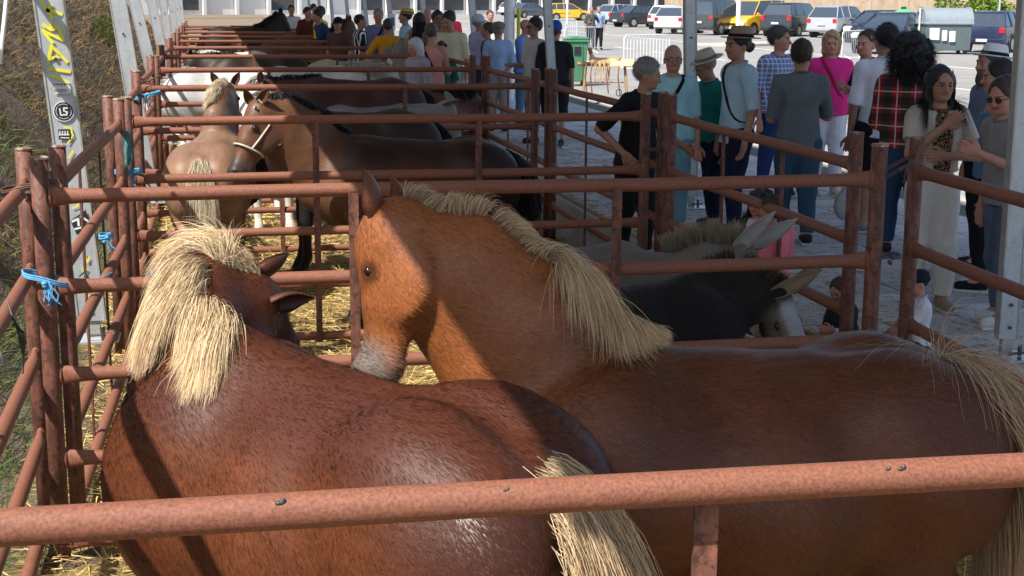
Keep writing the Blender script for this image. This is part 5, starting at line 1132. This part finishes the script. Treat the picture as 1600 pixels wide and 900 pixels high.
def car(kind, c, px, py, heading, label, cat='car', sc=1.24, plate=True, name='parked_car', panelvan=False, metal=.35):
    d = TY[kind]; p = at(px, py, RZD); t = thing(name, label, cat, (p[0], p[1], RZD), math.radians(heading), 'cars parked across the road' ); P = paint(c, metal)
    W = d['W']/2*sc; H = d['H']*sc; L = d['L']*sc
    def loft(st, n2):
        V = []; Fq = []
        for ring in st: V += ring
        m_ = len(st[0])
        for i in range(len(st)-1):
            for j in range(m_): Fq.append((i*m_+j, i*m_+(j+1) % m_, (i+1)*m_+(j+1) % m_, (i+1)*m_+j))
        Fq += [tuple(range(m_-1, -1, -1)), tuple(range((len(st)-1)*m_, len(st)*m_))]
        return MB().add(V, Fq)
    st = []
    for x, zb, wf in d['st']:
        x *= sc; zb *= sc; w_ = W*wf; z0 = .22*sc if abs(x) < L*.46 else .30*sc
        st.append([(x, y*w_, z) for y, z in ((-.90, z0), (-1, z0+.10), (-1.0, zb*.62), (-.965, zb-.05), (-.88, zb), (.88, zb), (.965, zb-.05), (1.0, zb*.62), (1, z0+.10), (.90, z0))])
    o = auto(loft(st, 10).build('body', P, t)); b_ = o.modifiers.new('b', 'BEVEL'); b_.width = .09; b_.segments = 3; b_.limit_method = 'ANGLE'
    def belt(x):
        xs = [q[0]*sc for q in d['st']]; return float(np.interp(x, xs, [q[1]*sc for q in d['st']]))
    rb, rf = d['roof'][0]*sc, d['roof'][1]*sc; bb, bf = d['base'][0]*sc, d['base'][1]*sc; zr = H-.03
    def ring(x, z, w1): zb = belt(x)-.03; z = max(z, zb+.01); f = (z-zb)/(H-.95*sc); ww = W*(.93-.23*min(1, f)); return [(x, -W*.93*w1, zb), (x, -ww*w1, z), (x, ww*w1, z), (x, W*.93*w1, zb)]
    N_s = [(bb, belt(bb), .95), (rb, zr-.02, .98), ((rb+rf)/2, zr, 1), (rf, zr-.03, .99), (bf, belt(bf), .93)]
    o = auto(loft([ring(*q_) for q_ in N_s], 4).build('windows', m_glass, t), 25)
    if panelvan: o.data.materials[0] = P
    rr = []
    for x, dz, wf in ((rb-.04, -.035, .67), (rb+.1, .015, .70), ((rb+rf)/2, .035, .715), (rf-.1, .01, .705), (rf+.03, -.035, .67)): rr.append([(x, -W*wf-.02, zr+dz-.03), (x, -W*wf+.05, zr+dz+.02), (x, W*wf-.05, zr+dz+.02), (x, W*wf+.02, zr+dz-.03)])
    auto(loft(rr, 4).build('roof', P, t))
    for s in (-1, 1):
        for xa, xb_ in ((bf-.02, rf+.0), (bb+.02, rb-.0)): MB().tube([(xa, s*W*.90, belt(xa)), (xb_, s*(W*.70), zr)], .035, 6).build('pillar', P, t)
        for x in ((rf+rb)/2+.12, rb+.35): MB().tube([(x, s*W*.935, belt(x)-.02), (x, s*(W*.72), zr)], .032, 6).build('pillar', P if x > rb+.4 else P, t)
        for x in (-L*.305, L*.315):
            b = MB(); b.tube([(x, s*(W-.20), .31*sc), (x, s*(W+.012), .31*sc)], .38*sc, 20, up=(0, 0, 1)); b.build('wheel_arch', m_black, t)
            b = MB(); b.tube([(x, s*(W-.18), .31*sc), (x, s*(W+.022), .31*sc)], .31*sc, 20, up=(0, 0, 1)); wh = b.build('wheel', m_tyre, t)
            b = MB(); b.tube([(x, s*(W-.0), .31*sc), (x, s*(W+.030), .31*sc)], .20*sc, 16, up=(0, 0, 1)); b.build('rim', m_rim, wh)
        b = MB(); b.box((-L/2+.07, s*W*.80, belt(-L/2+.12)-.16*sc), (.16, .20*sc, .20*sc if kind != 'suv' else .34)); b.build('tail_lamp', m_lampr, t, bevel=.02)
        b = MB(); b.box((L/2-.14, s*W*.66, .64*sc), (.3, .36*sc, .16*sc), rot=Matrix.Rotation(.25, 3, 'Y')); b.build('headlight', m_lampw, t, bevel=.03)
        b = MB(); b.box((bf-.25, s*(W+.07), belt(bf-.25)+.07), (.12, .18, .12)); b.build('door_mirror', P, t, bevel=.03)
        b = MB(); b.box(((rb+rf)/2-.05, s*(W+.001), .62*sc), (1.6, .012, .06)); b.build('side_moulding', m_black, t)
    b = MB(); b.box((-L/2-.01, 0, .42*sc), (.16, W*1.86, .20)); b.build('rear_bumper', m_black if metal < .3 or kind == 'suv' else P, t, bevel=.04)
    b = MB(); b.box((L/2-.02, 0, .36*sc), (.16, W*1.66, .22)); b.build('front_bumper', m_black, t, bevel=.04)
    b = MB(); b.box((L/2+.0, 0, .58*sc), (.10, W*.9, .12)); b.build('grille', m_black, t, bevel=.02)
    b = MB(); b.box((-L/2-.09, 0, .68*sc if kind in ('van', 'suv', 'estate') else .55), (.02, .50, .12)); b.build('number_plate', m_plate, t)
    b = MB(); b.box((L/2+.07, 0, .38*sc), (.02, .50, .12)); b.build('number_plate', m_plate, t)
    return t
SIL = (.45, .46, .48); DK = (.03, .035, .045); YEL = (.78, .42, .01)
car('estate', SIL, 1312, 58, 40, 'silver estate car, rear lamps toward the camera, behind the woman in pink')
car('sedan', DK, 1372, 66, 222, 'black car with headlights to the left beside the silver estate')
car('sedan', (.03, .045, .07), 1395, 82, 224, 'dark blue black car facing left, nearest in front of the green igloo bin')
car('suv', DK, 1240, 56, 42, 'black off road car with silver rear lamp cluster between yellow van and silver estate')
car('van', YEL, 1178, 54, 214, 'yellow small van facing left behind the fedora man', 'van', metal=0)
car('van', (.05, .055, .06), 1122, 54, 40, 'dark grey people van just left of the yellow van', 'van')
car('hatch', (.60, .61, .62), 1062, 52, 52, 'white hatchback partly behind the tall canopy leg, right one of a pair')
car('hatch', (.72, .72, .72), 1045, 45, 55, 'white hatchback with black sills, left one of a pair', metal=0)
car('sedan', DK, 1002, 42, 22, 'black saloon car parked across the road, rear lamps to the left')
car('hatch', SIL, 972, 38, 28, 'silver hatchback behind the black saloon')
car('hatch', YEL, 886, 32, 2, 'yellow taxi like car seen side on behind the green bin', metal=0)
car('sedan', (.09, .13, .17), 828, 28, 25, 'blue grey saloon left of the yellow car')
car('hatch', (.65, .66, .68), 806, 24, 28, 'pale hatchback at the left end of the far row')
car('hatch', (.03, .04, .09), 1560, 80, 42, 'dark blue hatchback to the right of the grey container, red rear lamp')
car('estate', (.7, .72, .74), 322, 14, 175, 'white car parked beyond the far left end of the pens', metal=0)
car('hatch', (.5, .05, .05), 648, 16, 30, 'red hatchback far off behind the spectators')
car('estate', (.6, .62, .64), 735, 18, 30, 'pale estate car far off behind the lilac shirt man')
car('van', (.72, .72, .7), 590, 13, 20, 'white van far off above the spectators', 'van', metal=0)
car('suv', (.1, .1, .11), 770, 18, 30, 'dark car far off beside the thick white pole')

# ---------------------------------------------------------------- containers, bin
m_cgrey = M('container_grey', (.10, .135, .14), rough=.5, var=.12, vs=3, bump=.15, bs=30); m_lid = M('container_lid', (.24, .28, .31), rough=.4, var=.1)
m_green = M('bin_green', (.07, .22, .12), rough=.45, var=.12, vs=4, bump=.1, bs=40); m_iglu = M('igloo_green', (.10, .55, .20), rough=.45, var=.08)
m_cwhite = M('container_white', (.62, .64, .64), rough=.5)
p = at(1472, 84, RZD); t = thing('waste_container', 'large dark grey rubbish container with arched lid and white arm, papers on its front', 'waste container', (p[0], p[1], RZD), math.radians(-12))
b = MB(); b.prism([(-.68, .16), (.68, .16), (.78, 1.28), (-.78, 1.28)], -1.0, 1.0, ax='x'); b.build('body', m_cgrey, t, bevel=.03)
b = MB(); b.box((0, 0, 1.32), (2.14, 1.70, .10)); b.build('rim', m_lid, t, bevel=.02)
b = MB(); n = 14; b.prism([(-math.cos(math.pi*i/n)*.78, 1.36+math.sin(math.pi*i/n)*.62) for i in range(n+1)], -1.0, 1.0, ax='x'); auto(b.build('lid', m_lid, t), 50)
for s in (-1, 1):
    b = MB(); b.prism([(-math.cos(math.pi*i/n)*.83, 1.36+math.sin(math.pi*i/n)*.67) for i in range(n+1)]+[(math.cos(math.pi*i/n)*.70, 1.40+math.sin(math.pi*i/n)*.52) for i in range(n+1)], s*1.0-.04, s*1.0+.04, ax='x'); b.build('lid_arch', m_lid, t)
    b = MB(); b.box((s*1.07, .05, 1.2), (.07, .17, 1.5), rot=Matrix.Rotation(s*.0, 3, 'X')); a_ = b.build('lifting_arm', m_cwhite, t, bevel=.02)
    for z in (.75, 1.25, 1.75): MB().tube([(s*1.09, .05, z), (s*1.13, .05, z)], .045, 10, up=(0, 0, 1)).build('pivot', m_darksteel, a_)
for x, wd, z, h_ in ((-.62, .42, .98, .62), (-.18, .22, .86, .44), (.16, .26, .82, .46)):
    b = MB(); b.box((x, -.72-.055*(z-.16)/1.12-.02, z-.05), (wd, .006, h_), rot=Matrix.Rotation(-.089, 3, 'X')); b.build('paper_notice', m_stw, t)
for x in (-.85, .85):
    for y in (-.5, .5): MB().box((x, y, .08), (.14, .14, .16)).build('foot', m_black, t)
p = at(1412, 70, RZD); t = thing('igloo_bin', 'bright green igloo recycling bin between the dark cars and the grey container', 'recycling bin', (p[0]+.9, p[1]+2, RZD))
b = MB(); b.lathe([(.78, .05), (.86, .35), (.86, .9), (.74, 1.35), (.5, 1.68), (.2, 1.82), (0, 1.84)], n=24); b.build('dome', m_iglu, t, smooth=True)
b = MB(); b.lathe([(.80, 0), (.80, .12), (.7, .12)], n=24); b.build('base', m_cgrey, t); b = MB(); b.box((0, 0, 1.9), (.3, .06, .14)); b.build('lifting_lug', m_darksteel, t)
p = at(899, 134, RZD); t = thing('wheelie_bin', 'green four wheeled rubbish bin with closed lid standing on the road edge', 'rubbish bin', (p[0], p[1], RZD), math.radians(-8))
b = MB(); V = [(-.22, -.20, .12), (.22, -.20, .12), (.22, .22, .12), (-.22, .22, .12), (-.29, -.29, 1.15), (.29, -.29, 1.15), (.29, .30, 1.15), (-.29, .30, 1.15)]
b.add(V, [(3, 2, 1, 0), (4, 5, 6, 7), (0, 1, 5, 4), (1, 2, 6, 5), (2, 3, 7, 6), (3, 0, 4, 7)]); b.build('body', m_green, t, bevel=.025, seg=2)
b = MB(); b.box((0, 0, 1.17), (.66, .66, .05)); b.build('rim', m_green, t, bevel=.015); b = MB(); b.prism([(-.33, 1.20), (.33, 1.20), (.30, 1.27), (-.05, 1.30), (-.30, 1.25)], -.32, .32); b.build('lid', m_green, t, bevel=.02)
b = MB(); b.tube([(-.25, .36, 1.17), (.25, .36, 1.17)], .022, 8); b.build('handle', m_green, t); b = MB(); b.box((.02, -.275, .92), (.18, .012, .22)); b.build('label_panel', m_black, t)
for x in (-.19, .19):
    for y in (-.16, .2): MB().tube([(x-.025, y, .07), (x+.025, y, .07)], .07, 12, up=(0, 0, 1)).build('wheel', m_tyre, t)
for x in (-.14, .14): MB().box((x, -.262, .62), (.03, .02, .9), rot=Matrix.Rotation(.08, 3, 'X')).build('rib', m_green, t)
# crowd barriers
def barrier(px, py, ang, label, L=2.2):
    p = at(px, py, RZD); t = thing('crowd_barrier', label, 'barrier', (p[0], p[1], RZD), math.radians(ang), 'white crowd barriers on the road')
    b = MB(); b.tube([(-L/2, 0, .15), (-L/2, 0, 1.0), (-L/2+.08, 0, 1.1), (L/2-.08, 0, 1.1), (L/2, 0, 1.0), (L/2, 0, .15), (-L/2, 0, .15)], .019, 6); b.build('frame', m_whitemetal, t)
    for i in range(13): x = -L/2+L*(i+1)/14; MB().tube([(x, 0, .15), (x, 0, 1.09)], .011, 5).build('bar', m_whitemetal, t)
    for x in (-L/2+.2, L/2-.2): MB().tube([(x, -.3, .02), (x, 0, .15), (x, .3, .02)], .017, 6).build('foot', m_whitemetal, t)
barrier(1010, 107, 30, 'white crowd barrier standing alone on the road between the bin and the bald man')
barrier(906, 84, 40, 'white crowd barrier behind the green bin')
barrier(1335, 92, 38, 'white crowd barrier between the pink woman and the navy tee man')
barrier(880, 60, 30, 'white crowd barrier near the yellow car')
# saddle on a trestle
m_lea = M('tan_leather', (.42, .27, .12), rough=.5, var=.2, vs=12, bump=.2, bs=50); m_wood = M('trestle_wood', (.36, .20, .10), rough=.7, var=.25, vs=10, stretch=(1, 1, .3)); m_straps = M('brown_strap', (.22, .09, .05), rough=.6)
p = at(945, 160, RZD); t = thing('trestle', 'wooden trestle carrying a tan saddle on the road beside the man in black', 'trestle', (p[0], p[1], RZD), math.radians(-15))
for x in (-.5, .5):
    for s in (-1, 1): MB().tube([(x, s*.28, 0), (x*.85, s*.03, .82)], .028, 6).build('leg', m_wood, t)
MB().tube([(-.62, 0, .84), (.62, 0, .84)], .05, 8).build('beam', m_wood, t); MB().tube([(-.46, -.12, .45), (.46, -.12, .45)], .018, 6).build('brace', m_wood, t)
t = thing('saddle', 'tan leather saddle with high pommel and hanging straps on a wooden trestle', 'saddle', (p[0], p[1], RZD+.86), math.radians(-15))
V, Q = sdf_mesh([seg((-.26, 0, .05), (.26, 0, .04), .07, .09, .05), seg((-.26, .10, .03), (-.28, -.10, .03), .075, .075, .05), seg((-.30, 0, .10), (-.33, 0, .22), .06, .035, .05), seg((.28, -.12, .09), (.28, .12, .09), .05, .05, .06)]+[seg((x_, s_*.10, .02), (x_, s_*.24, -.36), .03, .02, .06, n=(0, 1, 0), s=.6) for s_ in (-1, 1) for x_ in (-.22, -.12, -.02, .08)], .018, [(.006, 20, 1)])
link('seat', mesh_np('seat', V, Q), m_lea, t)
b = MB()
for i in range(9):
    a0 = -1.25+2.5*i/9; a1 = -1.25+2.5*(i+1)/9
    P_ = [(x_, math.sin(a)*.26, -.13+math.cos(a)*.22+.012*math.sin(x_*30+a*3)) for a in (a0, a1) for x_ in (.10, .62)]; b.add([P_[0], P_[1], P_[3], P_[2]]+[(p_[0], p_[1]*1.06, p_[2]+.012) for p_ in (P_[0], P_[1], P_[3], P_[2])], [(3, 2, 1, 0), (4, 5, 6, 7), (0, 1, 5, 4), (2, 3, 7, 6)])
b.build('blanket', cloth((.60, .52, .28)), t)
V, Q = sdf_mesh([seg((-.33, 0, .22), (-.35, 0, .30), .045, .05, .03)], .016); link('pommel', mesh_np('pommel', V, Q), m_straps, t)
for x in (-.42, -.3, .05, .3):
    MB().tube([(x, -.22, .0), (x-.03, -.29, -.25), (x+.02, -.29, -.55-.2*random.random())], .016, 5).build('strap', m_straps, t)
b = MB(); b.tube([(.30, -.30, -.45+.07*math.sin(a)) if False else (.30+.06*math.cos(a), -.31, -.62+.08*math.sin(a)) for a in np.linspace(0, 6.28, 12)], .012, 5); b.build('stirrup', m_darksteel, t)

# ---------------------------------------------------------------- poles, poster, buildings
def pole(px, py, r, h, label, mat=m_whitemetal, z=RZD):
    p = at(px, py, z); t = thing('lamp_pole', label, 'pole', (p[0], p[1], z)); MB().tube([(0, 0, 0), (0, 0, h)], r, 14).build('shaft', mat, t); b = MB(); b.lathe([(r*1.7, 0), (r*1.7, .12), (r*1.1, .2)], n=14); b.build('collar', m_galv, t)
    MB().tube([(0, 0, h-.1), (-.8, .0, h+.1), (-1.5, 0, h+.1)], r*.5, 8).build('arm', mat, t); MB().box((-1.7, 0, h+.08), (.6, .24, .12)).build('lamp_head', m_galv, t); return t
tp = pole(795, 172, .105, 7.5, 'thick white lamp pole between the flat cap man and the bald man', z=0)
b = MB(); b.box((.17, -.06, 2.0-.35), (.03, .2, .62)); tag(b.build('sign_edge', m_yel, tp))
pole(1152, 68, .12, 8, 'white lamp pole on a kerbed island in front of the yellow van')
pole(886, 38, .10, 8, 'white lamp pole in front of the yellow car'); 
pole(1400, 34, .07, 6, 'thin grey pole before the tan wall', m_galv); pole(1558, 62, .06, 6, 'thin pole by the hedge at the right', m_galv)
p = at(1140, 72, RZD); b = MB(); b.box((0, 0, .06), (7, 2.2, .16)); o = b.build('traffic_island', m_kerb, bevel=.03); o.location = (p[0]+1.5, p[1]+1, RZD); o.rotation_euler.z = .6; tag(o, kind='structure')
p = atY(613, 35, 38.3); t = thing('poster', 'small printed poster taped to a canopy leg beside the orange tee man', 'poster', tuple(p)); b = MB(); b.box((0, 0, 0), (.16, .01, .42)); b.build('sheet', m_stw, t); b = MB(); b.box((0, -.008, .02), (.11, .004, .22)); b.build('picture', M('poster_print', (.12, .10, .30), var=.6, vs=20), t)
m_wall = M('tan_wall', (.42, .31, .21), rough=.95, var=.22, vs=.8, vdet=8, bump=.5, bs=5, c3=(.30, .24, .15), s3=.5); m_bwhite = M('white_facade', (.70, .69, .66), rough=.8, var=.06); m_bdark = M('dark_opening', (.05, .055, .06), rough=.3)
def wall_between(a, b_, h, th, name, label, mat, z=RZD):
    a = np.array(a); b_ = np.array(b_); c = (a+b_)/2; d = b_-a; t = thing(name, label, 'wall' if 'wall' in name else 'building', (c[0], c[1], z), math.atan2(d[1], d[0])); L = math.hypot(d[0], d[1]); MB().box((0, 0, h/2), (L, th, h)).build('wall', mat, t); return t, L
a_ = at(1040, 26, RZD); c_ = at(1680, 52, RZD)
t, L = wall_between(a_[:2], c_[:2], 5.5, .4, 'retaining_wall', 'long tan retaining wall behind the parked cars', m_wall)
for i in range(13): MB().box((-L/2+L*(i+.5)/13, -.3, 2.9), (.18, .16, 5.8)).build('pillar', m_kerb, t)
MB().box((0, 0, 5.56), (L, .6, .1)).build('coping', m_kerb, t)
p0 = at(270, 24, RZD); p1 = at(1060, 22, RZD)
t, L = wall_between((p0[0]-5, p0[1]+5), (p1[0]+8, p1[1]+5), 9, 1.0, 'market_hall', 'long white market building across the car park with dark openings', m_bwhite)
for i in range(22):
    x = -L/2+L*(i+.5)/22
    if i > 6 or i % 3 == 1: MB().box((x, -.55, 1.9), (3.4 if i % 3 else 5.0, .12, 2.6)).build('shop_window', m_bdark if i % 4 else m_glass, t)
    MB().box((x, -.75, 3.4), (4.4, .5, .18)).build('lintel', m_bwhite, t)
    MB().box((x+L/44, -.9, 2.2), (.45, .45, 4.4)).build('column', m_bwhite, t)
# hedge and trees
def tree(x, y, h, cr, label, col=(1, 1, .6), n=3000, kind='tree', trunk=True, z=RZD, sq=(1, 1, .8)):
    t = thing(kind, label, 'tree' if kind == 'tree' else 'hedge', (x, y, z)); cs = [(RNG.normal(size=3)*np.array([.45, .45, .35])*cr*np.array(sq), cr*(.35+.3*RNG.random())) for _ in range(9)]
    P = []; D = []
    for c_, r_ in cs:
        u = RNG.normal(size=(n//9, 3)); u /= np.linalg.norm(u, axis=1)[:, None]; P.append(c_+u*r_*(RNG.random((len(u), 1))**.35)+np.array([0, 0, h-cr*.6])); D.append(u+RNG.normal(size=u.shape)*.7)
    P = np.concatenate(P); D = np.concatenate(D); D /= np.linalg.norm(D, axis=1)[:, None]; P[:, 2] = np.maximum(P[:, 2], .05)
    V, Q, C = strands(P, D, .30*cr*.5, 1, .12*cr*.5+.06, col=np.array(col)*(.4+1.1*RNG.random((len(P), 1)))); link('crown', mesh_np('crown', V, Q, C), m_bush, t, smooth=False)
    b = MB(); b.tube([(0, 0, -.1), (.05, 0, h*.3), (.0, .05, h*.6)], [.16, .12, .07], 8)
    for c_, r_ in cs[:5]: b.tube([(0, 0, h*.4), tuple(c_*.5+np.array([0, 0, h*.6])), tuple(c_+np.array([0, 0, h-cr*.6]))], [.07, .05, .02], 5)
    b.build('trunk', m_wood, t)
p = at(1535, 58, RZD); tree(p[0], p[1]+1.5, 2.4, 1.7, 'yellow green hedge against the tan wall beside the grey container', (1.9, 2.0, .9), 3600, 'hedge', sq=(1.6, 1, .7))
p = at(1420, 40, RZD); tree(p[0], p[1]+2, 2.6, 1.5, 'pale green shrub on the tan wall above the green igloo bin', (1.9, 2.1, 1.0), 2400, 'hedge', sq=(1.5, 1, .7))
for i, (px, s_) in enumerate([(352, 1.0), (378, 1.3), (402, 1.1)]):
    p = at(px, 12, RZD); tree(p[0], p[1], 3.6*s_, 2.3*s_, ['leafy tree just right of the far white car', 'taller leafy tree beyond the far left pens', 'pale leafy tree at the end of the white building'][i], (1.5, 1.9, .9), 2600)
# small things near the people and in the pens
p = atY(1320, 300, 11.7); t = thing('carrier_bag', 'pale grey plastic carrier bag hanging from the white tee mans hand', 'bag', tuple(p))
V, Q = sdf_mesh([ell((0, 0, -.12), (.10, .055, .14), .03), seg((0, 0, .0), (0, 0, .06), .04, .02, .04)], .012, [(.010, 22, 1), (.005, 60, 2)]); link('bag', mesh_np('bag', V, Q), M('thin_plastic', (.42, .42, .42), rough=.35, var=.15, vs=12, bump=.4, bs=20), t)
for s in (-1, 1): MB().tube([(s*.035, 0, .0), (s*.03, 0, .08), (0, 0, .12)], .006, 5).build('handle', m_stw, t)
p = at(292, 385, GZ); t = thing('tub', 'blue plastic tub on the straw by the left posts of the third pen', 'tub', (-.28, 11.35, GZ)); b = MB(); b.lathe([(.20, 0), (.25, .42), (.27, .42), (.27, .45), (.24, .45), (.19, .04), (0, .04)], n=24); b.build('tub', M('blue_plastic', (.02, .09, .30), rough=.4), t, smooth=False); b = MB(); b.lathe([(.236, .30), (.2365, .33), (.2, .33)], n=24); b.build('water', m_glass, t)
for i, (x, y) in enumerate([(-.15, 15.2), (-.1, 18.6), (-.3, 22.6)]):
    t = thing('tub', ['white plastic feed tub at the left of the fourth pen', 'white plastic feed tub at the left of the fifth pen', 'white plastic feed tub at the left of the sixth pen'][i], 'tub', (x, y, GZ)); b = MB(); b.lathe([(.20, 0), (.27, .5), (.29, .5), (.29, .53), (.26, .53), (.2, .04), (0, .04)], n=20); b.build('tub', m_stw, t)

# scars and droppings on the nearest rail
for px, py, r_, l_ in ((437, 772, .006, 'small dark scab on the nearest rail, left of centre'), (1400, 716, .0055, 'small dark scab on the nearest rail, toward the right'), (790, 752, .004, 'tiny grey spot on the nearest rail at the middle'), (1378, 735, .004, 'short weld scar on the nearest rail at right')):
    p = atY(px, py, 2.30); V, Q = sdf_mesh([ell((0, 0, 0), (r_*1.5, r_*.8, r_*.8), .002), ell((r_, 0, r_*.6), (r_*.8, r_*.6, r_*.9), .002)], .0016, [(.001, 500, 1)])
    o = link('rust_scab', mesh_np('rust_scab', V, Q), m_darksteel); yc = 2.36-(p[0]+.68)*.0318; o.location = (p[0], yc-.021, 1.25+.0245); tag(o, l_, 'rust scab')
